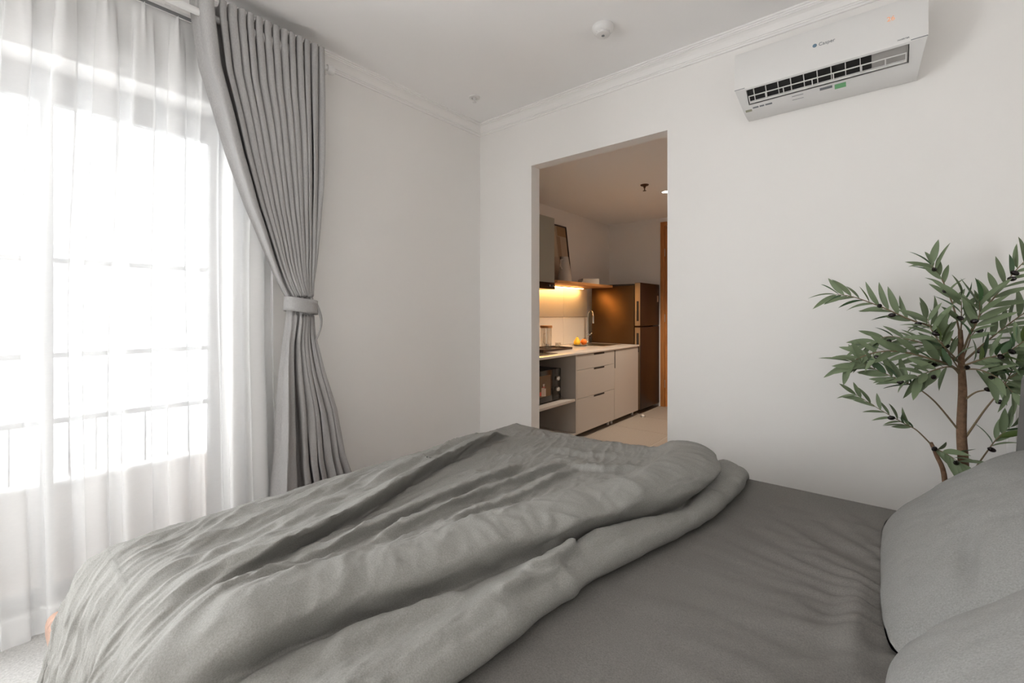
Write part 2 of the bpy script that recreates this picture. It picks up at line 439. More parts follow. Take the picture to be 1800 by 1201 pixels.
def duvet():
    n_main, n_roll, nq = 360, 26, 400
    rf, rn, rfar = .17, .13, .20
    hang_f, hang_n, hang_far = .07, .34, .22
    q = np.linspace(NYE + rn - rn * PI / 2 - hang_n, FYE - rfar + rfar * PI / 2 + hang_far, nq)
    p0 = FXE + rf - rf * PI / 2 - hang_f
    Q = np.repeat(q[None, :], n_main + n_roll, 0)
    Xe = curve_at(EDGE, q) + .010 * pnoise(q * 4, q * 0 + 3.3) + .006 * pnoise(q * 13, q * 0 + 9.3)
    s = np.linspace(0, 1, n_main)
    Pm = p0 + (Xe[None, :] - p0) * s[:, None]
    # --- planform coordinates for detail evaluation
    Pall = np.concatenate([Pm, np.repeat(Xe[None, :], n_roll, 0)], 0)
    X0, Y0 = Pall.copy(), Q.copy()
    dlat_x = np.zeros_like(X0); dlat_y = np.zeros_like(X0); H = np.zeros_like(X0)
    # layered fold step
    X2 = curve_at(STEP, Y0) + .012 * pnoise(Y0 * 5, Y0 * 0 + 1.7) + .01 * pnoise(Y0 * 11, Y0 * 0 + 4.1)
    d = X0 - X2
    amp = .95 + .45 * pnoise(Y0 * 2.2, Y0 * 0 + 8.8) + .35 * smooth01((Y0 - 1.45) / .35) * (1 - smooth01((Y0 - 1.95) / .2))
    st = 1 - smooth01((d + .022) / .044)
    H += .030 * st * np.clip(1 - (-d - .10) / .35, 0, 1)
    H += .052 * amp * np.where(d < -.055, np.exp(-((d + .055) / .085) ** 2), np.exp(-((d + .055) / .040) ** 2))
    dlat_x += .090 * amp * np.exp(-((d + .022) / .036) ** 2)
    H -= .026 * np.exp(-((d - .040) / .03) ** 2)
    # low roll along the head-side edge
    de = X0 - np.repeat(Xe[None, :], n_main + n_roll, 0)
    H += .026 * np.exp(-((de + .05) / .055) ** 2) * (.8 + .9 * pnoise(Y0 * 3.1, Y0 * 0 + 2.2) + .5 * smooth01((Y0 - 1.5) / .3))
    # individual ridges: (pixel path, height, width on foot side, width on head side, overhang)
    R = [
        (px_path([(330, 1072), (394, 1030), (520, 962), (655, 884), (745, 826), (830, 790), (905, 762)]), .058, .085, .016, 1.1),
        (px_path([(480, 1030), (600, 968), (720, 905), (800, 868), (880, 838), (930, 812)]), .030, .045, .018, .9),
        (px_path([(640, 985), (740, 930), (840, 880), (930, 842), (1010, 815)]), .026, .040, .018, .8),
        (px_path([(760, 960), (850, 915), (920, 880), (985, 842), (1020, 825)]), .020, .032, .016, .7),
        (px_path([(420, 985), (500, 935), (590, 885), (660, 850), (720, 822)]), .016, .05, .022, .5),
        (px_path([(280, 985), (400, 935), (520, 890), (640, 838)]), .012, .04, .025, .3),
        (px_path([(330, 1010), (430, 955), (530, 912), (600, 880)]), .012, .035, .02, .4),
        (px_path([(640, 860), (720, 822), (790, 788), (860, 764)]), .020, .045, .022, .6),
        (px_path([(1000, 822), (1060, 835), (1130, 832)]), .016, .05, .02, .4),
        (px_path([(960, 790), (1030, 800), (1100, 806)]), .010, .05, .03, .2),
        (px_path([(880, 1000), (960, 962), (1040, 930), (1120, 890), (1190, 850)], .56), .018, .03, .022, .5),
        (px_path([(900, 1030), (960, 1020), (1000, 990), (985, 968), (930, 975)], .56), .020, .022, .016, .7),
        (px_path([(860, 1075), (920, 1050), (970, 1030), (1005, 1015)], .56), .018, .03, .016, .6),
        (px_path([(560, 1190), (640, 1130), (740, 1085), (830, 1050)], .56), .018, .05, .03, .3),
        (px_path([(120, 1150), (180, 1075), (270, 1020), (360, 975)]), .014, .04, .025, .3),
        (px_path([(200, 1180), (270, 1100), (350, 1040), (450, 985)]), .016, .04, .02, .4),
        (px_path([(290, 1195), (350, 1120), (430, 1065), (540, 1020)]), .020, .045, .02, .5),
    ]
    for pts, hgt, wl_, wr_, ov in R:
        sd, par, nx, ny = polyline_field(X0, Y0, pts)
        taper = smooth01(par / .14) * smooth01((1 - par) / .18)
        wob = sd + .012 * pnoise(X0 * 7 + hgt * 99, Y0 * 7)
        prof = np.where(wob < 0, np.exp(-(wob / wl_) ** 2), np.exp(-(wob / wr_) ** 2)) * taper
        H += hgt * prof
        dlat_x += ov * hgt * prof * nx; dlat_y += ov * hgt * prof * ny
        H -= .30 * hgt * np.exp(-((sd - wr_ * 1.8) / (wr_ * 1.2)) ** 2) * taper
    # wrinkles stretched along the folds
    ca, sa = math.cos(math.radians(108)), math.sin(math.radians(108))
    A = X0 * ca + Y0 * sa; C = -X0 * sa + Y0 * ca
    wrp = .03 * pnoise(X0 * 5, Y0 * 5); A = A + wrp; C = C + wrp
    left = smooth01((-.75 - X0) / .3)
    rid = lambda n_: np.clip(1 - np.abs(n_) * 2, 0, 1) ** 1.6 * 1.1
    H += (.007 * pnoise(A * 2.2, C * 7) + .0085 * rid(pnoise(A * 3.2, C * 13 + 7)) * (.45 + .55 * left) + .0045 * rid(pnoise(A * 8 + 3, C * 27)) * (.45 + .55 * left) + .0022 * rid(pnoise(A * 20 + 3, C * 55)) * (.5 + .5 * left))
    brk = smooth01((pnoise(X0 * 2.5 + 8, Y0 * 2.5) + .1) / .3)
    H += brk * .0050 * rid(pnoise((A + C) * 16, (A - C) * 9 + 2))
    H += .0014 * pnoise(X0 * 45, Y0 * 45)
    H += .014 * pnoise(X0 * 2.4, Y0 * 2.4 + 4)
    # --- fold over the edges
    a = np.clip((FXE + rf - X0) / rf, 0, PI / 2)
    X = np.where(X0 < FXE + rf, FXE + rf - rf * np.sin(a), X0)
    dx = np.where(X0 < FXE + rf, rf * (1 - np.cos(a)) + np.maximum(0, FXE + rf - X0 - rf * PI / 2), 0)
    an = np.clip((NYE + rn - Y0) / rn, 0, PI / 2); af = np.clip((Y0 - FYE + rfar) / rfar, 0, PI / 2)
    Y = np.where(Y0 < NYE + rn, NYE + rn - rn * np.sin(an), np.where(Y0 > FYE - rfar, FYE - rfar + rfar * np.sin(af), Y0))
    dy = np.where(Y0 < NYE + rn, rn * (1 - np.cos(an)) + np.maximum(0, NYE + rn - Y0 - rn * PI / 2),
                  np.where(Y0 > FYE - rfar, rfar * (1 - np.cos(af)) + np.maximum(0, Y0 - FYE + rfar - rfar * PI / 2), 0))
    drop = (dx ** 4 + dy ** 4 + 1e-12) ** .25
    drop = np.minimum(drop, .40)
    # displacement direction turns from up to outward on the hanging parts
    ux = -np.sin(a) * (X0 < FXE + rf); uy = np.where(Y0 < NYE + rn, -np.sin(an), np.where(Y0 > FYE - rfar, np.sin(af), 0))
    uz = np.clip(1 - np.maximum(np.abs(ux), np.abs(uy)), 0, 1)
    # pleats on the hanging sides
    hn = smooth01(dy / .2) * (Y0 < 1); hf = smooth01(dx / .2)
    pl_n = .008 + .008 * np.sin(X0 * 34 + 5 * pnoise(X0 * 3, Y0 * 2)) * hn
    pl_n = pl_n * hn
    pl_f = .018 * np.sin(Y0 * 30 + 4 * pnoise(X0 * 2, Y0 * 3)) * hf
    H = np.where(Pall > -9, H, H)
    Xo = X + ux * (H + pl_f + .0) + dlat_x * uz
    Yo = Y + uy * (H + pl_n) + dlat_y * uz
    Zo = DZ - drop + H * uz
    Xo = Xo - .02 * smooth01(dx / .35); Yo = Yo - .058 * smooth01((dy - .06) / .34) * (Y0 < 1)
    # floor for top part: stay above the mattress
    on = (drop < .03)
    Zo = np.where(on, np.maximum(Zo, MZ + .035), Zo)
    # --- head-side rolled edge: last rows wrap around and tuck under
    zi = Zo[n_main - 1]; base = MZ + .008 - np.maximum(0, np.minimum(drop[n_main - 1], .4))
    r = np.maximum((zi - base) / 2, .018)
    for k in range(n_roll):
        if k < 18:
            t = PI * (k + 1) / 18.0
            Xo[n_main + k] = Xo[n_main - 1] + r * 1.15 * np.sin(t)
            Zo[n_main + k] = zi - r + r * np.cos(t)
        else:
            Xo[n_main + k] = Xo[n_main - 1] - (k - 17) * .012
            Zo[n_main + k] = zi - 2 * r + .004 * (k - 17) / 8
        Yo[n_main + k] = Yo[n_main - 1]
    return np.stack([Xo, Yo, Zo], -1)
dv = grid_mesh('duvet', duvet(), M['duvet'])
tag(dv, 'rumpled grey duvet folded back across the foot half of the bed', 'duvet')

# ------------------------------------------------------------------ pillows
def pillow(name, label, center, size, ang, yaw=0.0, seed=0.0):
    n = 80
    u = np.linspace(-1, 1, n); U, V = np.meshgrid(u, u, indexing='ij')
    W, Hh, T = size
    e = np.clip(1 - np.abs(U) ** 3.2, 0, 1) ** .5 * np.clip(1 - np.abs(V) ** 3.0, 0, 1) ** .5
    sides = []
    for sg in (1, -1):
        pin = 1 - .05 * (np.abs(V) ** 2) * 1
        x = U * W / 2 * (1 - .06 * (1 - np.abs(V)) * 0 - .05 * np.abs(U) ** 6 * np.abs(V) ** 6)
        y = V * Hh / 2 * (1 - .05 * np.abs(U) ** 6 * np.abs(V) ** 6)
        z = sg * T / 2 * e * (1 + .06 * pnoise(U * 1.3 + seed, V * 1.3 + seed))
        z = z + sg * .010 * e * .6 * pnoise(U * 3 + seed, V * 3) + sg * .003 * e * pnoise(U * 12 + seed, V * 5)
        if seed == 0.0 and sg == 1:
            z = z - .020 * e * np.exp(-(((V - .05 + .35 * (U - .5)) / .09) ** 2) - ((U - .60) / .26) ** 2)
        z = z - .03 * (1 - V) / 2 * 0
        sides.append(np.stack([x, y, z], -1))
    bm = bmesh.new()
    for P in sides:
        vv = [[bm.verts.new(P[i, j]) for j in range(n)] for i in range(n)]
        for i in range(n - 1):
            for j in range(n - 1): bm.faces.new((vv[i][j], vv[i + 1][j], vv[i + 1][j + 1], vv[i][j + 1]))
    bmesh.ops.remove_doubles(bm, verts=bm.verts[:], dist=1e-5)
    # local x -> world +Y, local y -> slope up, local z -> towards the foot of the bed
    sl_ = Vector((math.cos(ang), 0, math.sin(ang))); nr = Vector((-math.sin(ang), 0, math.cos(ang))); wd = Vector((0, -1, 0))
    Rm = Matrix.Rotation(yaw, 3, 'Z')
    for v in bm.verts:
        c = v.co.copy(); v.co = Rm @ (wd * c.x + sl_ * c.y + nr * c.z)
    for v in bm.verts: v.co.z = max(v.co.z, MZ + .008 - center[2]) if v.co.x + center[0] < .31 else v.co.z
    for v in bm.verts: v.co.x = min(v.co.x, .312 + (v.co.z + center[2] - .6) * .05 - center[0])   # pressed flat against the headboard
    o = bm_obj(name, bm, M['pillow'], None, 180)
    o.location = center
    return tag(o, label, 'pillow', 'pillows leaning on the headboard')
pillow('pillow', 'plump heather grey pillow leaning by the olive tree, farther of the two', (.178, 1.58, .66), (.79, .48, .145), math.radians(45), 0, 0.0)
pillow('pillow', 'plump heather grey pillow at the lower right corner, nearer of the two', (.172, .715, .682), (.86, .43, .20), math.radians(45), 0, 5.5)
# ================================================================== CURTAINS
CX = -2.375
rod_z = on_x(355, 24, CX).z
rod = thing('curtain_rod', 'white round curtain pole under the cornice carrying the grey drape', 'curtain rod')
tube('pole', [(CX, YN + .05, rod_z), (CX, 1.27, rod_z)], .016, M['white_plastic'], rod, 20)
lathe('finial', [(0, -.02), (.022, -.02), (.026, 0), (.022, .02), (0, .02)], M['white_plastic'], rod).matrix_world = Matrix.Translation((CX, 1.28, rod_z)) @ Matrix.Rotation(PI / 2, 4, 'X')
for y in (1.255, -.9):
    bm = bmesh.new(); add_box(bm, (XA, y - .012, rod_z - .045), (XA + .012, y + .012, rod_z + .03), .003)
    add_box(bm, (XA, y - .006, rod_z - .034), (CX + .01, y + .006, rod_z - .017), .002)
    bm_obj('bracket', bm, M['white_plastic'], rod, 40)

def edge_tab(pts, X): return sorted([(on_x(x, y, X).z, on_x(x, y, X).y) for x, y in pts])
Ltab = edge_tab([(338, 8), (353, 110), (377, 187), (400, 267), (433, 360), (450, 400), (467, 443), (489, 497), (505, 527), (505, 549), (499, 600), (494, 650), (488, 733), (485, 797)], CX) + []
Rtab = edge_tab([(566, 90), (566, 200), (564, 320), (560, 400), (557, 450), (551, 500), (548, 530), (549, 549), (553, 590), (567, 653), (587, 717), (601, 797)], CX)
Ltab = [(0.0, .955)] + Ltab; Rtab = [(0.0, 1.50)] + Rtab
def ivals(tab, z):
    zs, ys = zip(*tab)
    zz = np.linspace(0, 2.66, 400); yy = np.interp(zz, zs, ys); k = np.hanning(13); k /= k.sum()
    yy = np.convolve(np.pad(yy, 6, mode='edge'), k, 'valid'); return np.interp(z, zz, yy)
ZT = rod_z + .082; ZW = on_x(527, 538, CX).z
def drape():
    ns, nt = 560, 170
    s = np.linspace(0, 1, ns); z = np.linspace(.012, ZT, nt)
    S, Z = np.meshgrid(s, z, indexing='ij')
    L = ivals(Ltab, Z); Rr = ivals(Rtab, Z)
    dw = np.abs(Z - ZW)
    up = smooth01((Z - ZW) / .9); dn = smooth01((ZW - Z) / .7)
    # fold phase: one broad leading fold then narrow ones
    fr = .15
    nf = 13
    ph_up = .5 + np.where(S < fr, S / fr, 1 + (S - fr) / (1 - fr) * nf)
    ph_dn = .5 + np.where(S < .34, S / .34, 1 + (S - .34) / .66 * 6)
    bl = smooth01((ZW + .06 - Z) / .12)
    ph = ph_up * (1 - bl) + ph_dn * bl
    jit = .35 * pnoise(S * 9, Z * 1.2 + 3) * (1 - .6 * up)
    wave = np.cos(2 * PI * (ph + jit))
    wave = np.sign(wave) * np.abs(wave) ** .75
    amp = .018 + .030 * up + .032 * dn
    lead = np.exp(-((S - .07) / .07) ** 2)
    # leading panel gets wider above and below the tie
    wS = S + .05 * np.sin(PI * S) * (1 - up) * 0
    Y = L + (Rr - L) * wS
    bunch = 1 - smooth01(dw / .25)
    X = CX + amp * wave * (1 - .35 * bunch) + .05 * bunch * np.sin(PI * S) + .035 * dn * lead
    X = X + .02 * up * lead
    Y = Y + .012 * np.sin(2 * 2 * PI * ph) * (amp / .05)
    # soft pouch just above the tie
    X = X + .012 * pnoise(S * 14, Z * 9) * bunch
    # diagonal fan: folds lean towards the tie
    return np.stack([X, Y, Z], -1)
dr = thing('drape', 'grey linen drape tied back at the waist beside the window', 'curtain')
P = drape()
grid_mesh('fabric', P, M['drape'], dr)
# tieback band: a closed loop around the waist
yl, yr = ivals(Ltab, np.array([ZW]))[0], ivals(Rtab, np.array([ZW]))[0]
n = 64; ring = []
for i in range(n + 1):
    t = 2 * PI * i / n
    cy = (yl + yr) / 2; ry = (yr - yl) / 2 + .010
    ring.append((CX + .012 + .068 * math.copysign(abs(math.sin(t)) ** .8, math.sin(t)), cy + ry * math.copysign(abs(math.cos(t)) ** .8, math.cos(t)), .012 * math.cos(t) * -1))
G = np.array([[(x, y, ZW + dz + h) for h in np.linspace(-.036, .036, 5)] for x, y, dz in ring])
tb = grid_mesh('tieback', G, M['drape'], dr)
md = tb.modifiers.new('thickness', 'SOLIDIFY'); md.thickness = .005
# loose end of the tieback hanging on the right
e = []
for i in range(14):
    t = i / 13; e.append([(CX + .06 + .010 * math.sin(4 * t), yr - .005 + .022 * math.sin(PI * t) + w_ * .5, ZW + .01 - .20 * t) for w_ in (-.016 * (1 - .5 * t), .016 * (1 - .5 * t))])
te = grid_mesh('tieback_end', np.array(e), M['drape'], dr)
md = te.modifiers.new('thickness', 'SOLIDIFY'); md.thickness = .004
# eyelet rings
def eyelet(y, yaw):
    bm = bmesh.new()
    add_lathe(bm, [(.021, -.004), (.033, -.006), (.036, 0), (.033, .006), (.021, .004), (.021, -.004)], 28)
    o = bm_obj('eyelet', bm, M['white_plastic'], dr, 60)
    o.matrix_world = Matrix.Translation((CX, y, rod_z)) @ Matrix.Rotation(yaw, 4, 'Z') @ Matrix.Rotation(PI / 2, 4, 'X')
eyelet(on_x(359, 28, CX).y, .35)
for k in range(1, 12): eyelet(.71 + k * .042, 0)

# sheer
SX = -2.455
STOP = 2.555
trk = thing('curtain_track', 'slim white ceiling track above the sheer voile curtain', 'curtain track')
box('rail', (SX - .012, YN + .05, STOP + .006), (SX + .012, 1.2, STOP + .028), M['white_plastic'], trk, bev=.002)
box('lower_lip', (SX + .013, YN + .05, STOP - .002), (SX + .016, 1.2, STOP + .012), M['frame_grey'], trk)
for k in range(6):
    y = -1.2 + .44 * k
    box('bracket', (XA, y - .01, STOP + .028), (SX + .012, y + .01, STOP + .034), M['white_plastic'], trk)
PLEATS = [.2376 + .120 * k for k in range(-13, 7)]
def sheer_surface(z, y0=-.22, y1=1.02, ny=1500):  # cut short out of view so the bare glass beyond adds daylight
    s = np.linspace(y0, y1, ny)
    S, Z = np.meshgrid(s, z, indexing='ij')
    ph = (S - .2376) / .120
    t = np.clip((STOP - Z) / STOP, 0, 1)
    head = np.exp(-t / .022); open_ = 1 - np.exp(-t / .07)
    drift = .9 * pnoise(S * 1.9, Z * .25 + 2) * smooth01(t * 1.6) + .18 * pnoise(S * 6, Z * .5)
    w = 2 * PI * (ph + drift)
    pinch = np.maximum(0, np.cos(2 * PI * ph)) ** 30
    body = np.cos(w)
    ampv = .75 + .7 * pnoise(S * 2.7 + 9, Z * .2)
    X = SX + .020 * pinch * np.exp(-t / .035) + open_ * (.024 * body * ampv + .008 * np.cos(2.6 * w + 1) * ampv)
    Y = S + open_ * (.015 * np.sin(2 * w) * ampv + .008 * np.sin(w))
    # three-finger pinch: cloth is gathered to the pleat at the heading
    gather = np.exp(-t / .06)
    near = (ph - np.round(ph)) * .120
    Y = Y - gather * near * .30 * np.exp(-(near / .03) ** 2)
    X = X + .006 * pnoise(S * 9, Z * 3) + .012 * smooth01((t - .8) / .2) * pnoise(S * 3, Z * 0 + 1)
    return np.stack([X, Y, Z], -1)
sh = thing('sheer_curtain', 'white sheer voile curtain with pinch pleats hanging over the window', 'curtain')
zz = np.concatenate([np.linspace(.09, 2.2, 46), np.linspace(2.22, STOP, 30)])
grid_mesh('fabric', sheer_surface(zz), M['sheer'], sh)
grid_mesh('hem', sheer_surface(np.linspace(-.004, .09, 6)), M['sheer_hem'], sh)

# ================================================================== AIR CONDITIONER
ac = thing('air_conditioner', 'white wall air conditioner with open louver above the doorway wall', 'air conditioner')
def chin(f): return (2.448 + f * (2.552 - 2.448), 2.330 + f * (2.247 - 2.330))
AXL, AXR, SXL, SXR = -.571, .1445, -.520, .088
top = [(2.648, 2.53), (2.49, 2.532), (2.466, 2.522), (2.455, 2.50), (2.446, 2.338)]
low = [(2.60, 2.238), (2.648, 2.24)]
full = top + [chin(0), chin(.07), chin(.68), chin(1)] + low
slot = top + [chin(0), chin(.07), (2.520, 2.375), (2.585, 2.33), chin(.68), chin(1)] + low
bm = bmesh.new()
for prof, a, b, side in ((full, AXL, SXL, -1), (slot, SXL, SXR, 0), (full, SXR, AXR, 1)):
    n0 = len(bm.verts); extrude_profile(bm, prof, 'x', a, b); bm.verts.ensure_lookup_table()
    for v in bm.verts[n0:] if side else []:
        outer = abs(v.co.x - (a if side < 0 else b)) < 1e-6
        if outer and v.co.z < 2.334: v.co.x -= side * .022 * (2.334 - v.co.z) / .09 + side * .002
bm_obj('body', bm, M['white_plastic'], ac, 30)
# seam between front panel and chin
box('panel_seam', (AXL + .001, 2.4455, 2.333), (SXL - .004, 2.449, 2.3355), M['grey_print'], ac)
box('panel_seam', (SXR + .004, 2.4455, 2.333), (AXR - .001, 2.449, 2.3355), M['grey_print'], ac)
# dark interior, fins, louver
def chin_quad_box(name, x0, x1, f0, f1, d0, d1, m, parent):
    """box lying along the chin slope; d = depth outward (+) of the slope"""
    n_ = Vector((0, -.62, -.78))
    bm = bmesh.new(); vv = []
    for x in (x0, x1):
        for f, d in ((f0, d0), (f1, d0), (f1, d1), (f0, d1)):
            y, z = chin(f); vv.append(bm.verts.new((x, y + n_.y * d, z + n_.z * d)))
    for q_ in ((0, 1, 2, 3), (7, 6, 5, 4), (0, 4, 5, 1), (1, 5, 6, 2), (2, 6, 7, 3), (3, 7, 4, 0)): bm.faces.new([vv[i] for i in q_])
    return bm_obj(name, bm, m, parent)
bm = bmesh.new(); extrude_profile(bm, [(2.470, 2.333), (2.519, 2.370), (2.584, 2.325), (2.516, 2.279)], 'x', SXL + .002, -.035)
bm_obj('outlet_interior', bm, M['black'], ac)
chin_quad_box('outlet_cover', -.034, SXR - .003, .09, .66, -.022, -.012, mat('outlet_grey', (168, 164, 160), .6), ac)
for k in range(9):
    x = -.49 + k * .052
    chin_quad_box('outlet_fin', x, x + .003, .10, .64, -.018, -.001, M['white_plastic'], ac)
louver = chin_quad_box('louver', SXL + .008, SXR - .008, .52, .575, .002, .014, M['white_plastic'], ac)
chin_quad_box('louver_edge', SXL + .008, SXR - .008, .27, .30, .010, .014, M['white_plastic'], louver)
for x in [SXL + .008, -.44, -.365, -.25, -.17, -.07, .01, SXR - .012]:
    chin_quad_box('louver_strut', x, x + .004, .28, .54, .010, .014, M['white_plastic'], louver)
# markings on the front panel (facing -Y)
def face_front(x, z, y=2.4478): return Matrix.Translation((x, y, z)) @ Matrix.Rotation(PI / 2, 4, 'X')
def fy(z): return 2.446 + (z - 2.338) / (2.50 - 2.338) * .009 - .0006
pL = on_y(1432, 80, 2.449)
lathe('logo_mark', [(0, -.0004), (.0082, -.0004), (.0082, .0004), (0, .0004)], M['blue_print'], ac, n=24).matrix_world = face_front(pL.x, pL.z, fy(pL.z))
text_mesh('logo_lettering', 'Casper', .021, M['grey_print'], face_front(pL.x + .045, pL.z - .001, fy(pL.z)), ac)
pD = on_y(1566, 33, 2.451)
text_mesh('display_digits', '26', .027, M['led'], face_front(pD.x, pD.z, fy(pD.z)), ac)
pI = on_y(1588, 69, 2.448)
text_mesh('inverter_lettering', 'INVERTER', .0085, M['grey_print'], face_front(pI.x, pI.z, fy(pI.z)), ac)
chin_rot = Matrix.Rotation(PI / 2 + math.radians(51.4), 4, 'X')
def on_chin(x, f, d=.0008):
    y, z = chin(f); return Matrix.Translation((x, y - .62 * d, z - .78 * d)) @ Matrix(((1, 0, 0, 0), (0, .78 * 0 + (2.448 - 2.552) / .1331, -.62, 0), (0, (2.330 - 2.247) / .1331, -.78, 0), (0, 0, 0, 1)))
def xs(px, py): return on_y(px, py, 2.53).x
chin_quad_box('green_sticker', xs(1467, 155), xs(1487, 150), .76, .93, 0, .0008, M['green_sticker'], ac)
chin_quad_box('grey_sticker', xs(1441, 157), xs(1463, 152), .75, .84, 0, .0008, M['grey_print'], ac)
chin_quad_box('sticker_frame', xs(1392, 172), xs(1412, 168), .78, .80, 0, .0006, M['grey_print'], ac)
chin_quad_box('sticker_frame', xs(1392, 172), xs(1412, 168), .92, .935, 0, .0006, M['grey_print'], ac)
for a_, b_ in ((1323, 1333), (1335, 1343), (1345, 1357)):
    chin_quad_box('small_print', xs(a_, 188), xs(b_, 186), .80, .86, 0, .0006, M['grey_print'], ac)
chin_quad_box('corner_sticker', xs(1310, 196), xs(1321, 193), .86, .95, 0, .0006, mat('khaki_sticker', (150, 148, 130), .5), ac)

# ================================================================== CEILING FITTINGS
sd = on_z(1060, 47, CEIL)
det = thing('smoke_detector', 'round white smoke detector with dark slots on the ceiling', 'smoke detector', sd)
lathe('base', [(0, 0), (.056, 0), (.057, -.012), (.054, -.020), (.046, -.030), (.036, -.034), (.036, -.040)], M['white_plastic'], det)
lathe('cap', [(0, -.0475), (.028, -.048), (.036, -.045), (.037, -.040), (.030, -.039)], M['white_plastic'], det)
bm = bmesh.new(); add_lathe(bm, [(.033, -.033), (.033, -.042)], 24); bm_obj('sensor_core', bm, M['black'], det, 60)
for k in range(12):
    a_ = 2 * PI * k / 12; o = box('slot_rib', (-.003, -.003, -.041), (.003, .003, -.032), M['white_plastic'], det); o.location = (.036 * math.cos(a_), .036 * math.sin(a_), 0); o.rotation_euler[2] = a_
lathe('indicator', [(0, -.0495), (.008, -.0495), (.008, -.047), (0, -.047)], M['grey_print'], det)
sp = on_z(834, 171, CEIL)
spr = thing('ceiling_sprinkler', 'small white sprinkler head on the ceiling near the room corner', 'sprinkler', sp)
lathe('escutcheon', [(0, 0), (.040, 0), (.038, -.006), (.022, -.009), (.020, -.004), (0, -.004)], M['white_plastic'], spr)
lathe('nozzle', [(0, -.002), (.010, -.002), (.008, -.02), (.004, -.022), (.004, -.032), (.014, -.033), (.014, -.036), (0, -.036)], M['white_plastic'], spr)
for s_ in (-1, 1):
    tube('frame_arm', [(s_ * .009, 0, -.006), (s_ * .012, 0, -.018), (s_ * .004, 0, -.032)], .0018, M['white_plastic'], spr, 8)
# ================================================================== KITCHEN SHELL
M['kfloor'] = mat('kitchen_tile', (150, 139, 128), .5, var=.16, scale=110, bump=.04, bscale=150)
M['grout'] = mat('grout', (206, 198, 188), .8)
M['cab'] = mat('cabinet_taupe', (186, 178, 170), .5)
M['cab_in'] = mat('cabinet_inside', (176, 168, 158), .6)
M['upper'] = mat('upper_cabinet_grey', (158, 158, 150), .5)
M['stone'] = mat('worktop_stone', (214, 206, 196), .15, var=.05, scale=9)
M['tile'] = mat('splash_tile', (226, 218, 205), .35)
nt = M['tile'].node_tree
tc = nt.nodes.new('ShaderNodeTexCoord'); wv = nt.nodes.new('ShaderNodeTexWave'); wv.bands_direction = 'Y'; wv.inputs['Scale'].default_value = 16.0
bp = nt.nodes.new('ShaderNodeBump'); bp.inputs['Strength'].default_value = .25; bp.inputs['Distance'].default_value = .004
nt.links.new(tc.outputs['Object'], wv.inputs['Vector']); nt.links.new(wv.outputs['Fac'], bp.inputs['Height']); nt.links.new(bp.outputs['Normal'], nt.nodes['Principled BSDF'].inputs['Normal'])
M['oak'] = wood('oak', (186, 128, 74), .5, axis=1)
M['door_oak'] = wood('door_oak', (188, 124, 66), .5, axis=2)
M['fridge'] = wood('fridge_brown_film', (42, 25, 18), .32, axis=2, var=.2)
M['fridge_side'] = mat('fridge_brown_metal', (96, 70, 42), .38, metal=.85)
M['fridge_edge'] = mat('fridge_edge_metal', (168, 146, 118), .35, metal=.8)
M['vase'] = mat('vase_ceramic', (196, 188, 178), .6)
M['clear'] = glass_material('clear_glass', (.95, .94, .92), .14)

kf = box('floor_kitchen', (KX - .1, YB, -.1), (KXR + .1, KY + .1, -.0025), M['grout']); struct(kf)
tw = .60
t0 = None
for i in range(-1, 5):
    for j in range(0, 6):
        x0 = -2.245 + .02 + (i - 1) * tw; y0 = YB + .001 + j * tw
        x1 = min(x0 + tw - .006, KXR); y1 = min(y0 + tw - .006, KY); x0 = max(x0, KX)
        if x1 - x0 < .02 or y1 - y0 < .02: continue
        o = box('floor_tile', (x0, y0, -.0035), (x1, y1, 0.0), M['kfloor'], kf)
struct(box('wall_kitchen_left', (KX - .1, YB + .1, 0), (KX, KY, KCEIL + .3), M['wall']))
struct(box('wall_kitchen_back', (KX - .1, KY, 0), (KXR + .1, KY + .1, KCEIL + .3), M['wall']))
struct(box('wall_kitchen_right', (KXR, YB + .1, 0), (KXR + .1, KY, KCEIL + .3), M['wall']))
struct(box('ceiling_kitchen', (KX, YB + .1, KCEIL), (KXR, KY, KCEIL + .1), M['ceiling']))

# ------------------------------------------------------------------ backsplash tiles
CF = -2.245; CTOP = .838; CTH = .022
sp_ = bpy.data.objects.new('wall_backsplash', None); col.objects.link(sp_); sp_['kind'] = 'structure'
for r_, (z0, z1) in enumerate(((CTOP, 1.168), (1.172, 1.53))):
    y = 2.76
    while y < 5.12:
        y1 = min(y + .597, 5.12)
        box('tile', (KX, y, z0), (KX + .010, y1, z1), M['tile'], sp_, bev=.0015, seg=1); y = y1 + .003

# ------------------------------------------------------------------ base cabinets and worktop
tag(box('worktop', (KX + .012, 2.76, CTOP - CTH), (CF + .008, 5.10, CTOP), M['stone'], bev=.003), 'pale polished stone worktop running along the kitchen wall', 'worktop')
CB, CT = .055, CTOP - CTH
def plinth_feet(par, y0, y1):
    for y in (y0 + .04, y1 - .04):
        for x in (CF - .06, KX + .1):
            lathe('foot', [(0, 0), (.016, 0), (.014, .01), (.012, CB), (0, CB)], M['white_plastic'], par, (x, y, 0), 12)
oc = thing('open_cabinet', 'open taupe cabinet unit with a shelf holding the microwave', 'cabinet')
yA, yB_ = 2.78, 3.690
t_ = .018
box('side_panel', (KX + .02, yB_ - t_, CB), (CF, yB_, CT), M['cab'], oc)
box('side_panel', (KX + .02, yA, CB), (CF, yA + t_, CT), M['cab'], oc)
box('bottom_panel', (KX + .02, yA + t_, CB), (CF, yB_ - t_, CB + t_), M['cab'], oc)
box('back_panel', (KX + .02, yA + t_, CB + t_), (KX + .03, yB_ - t_, CT), M['cab_in'], oc)
box('shelf', (KX + .031, yA + t_, .375), (CF - .005, yB_ - t_, .400), M['cab'], oc, bev=.001)
plinth_feet(oc, yA, yB_)
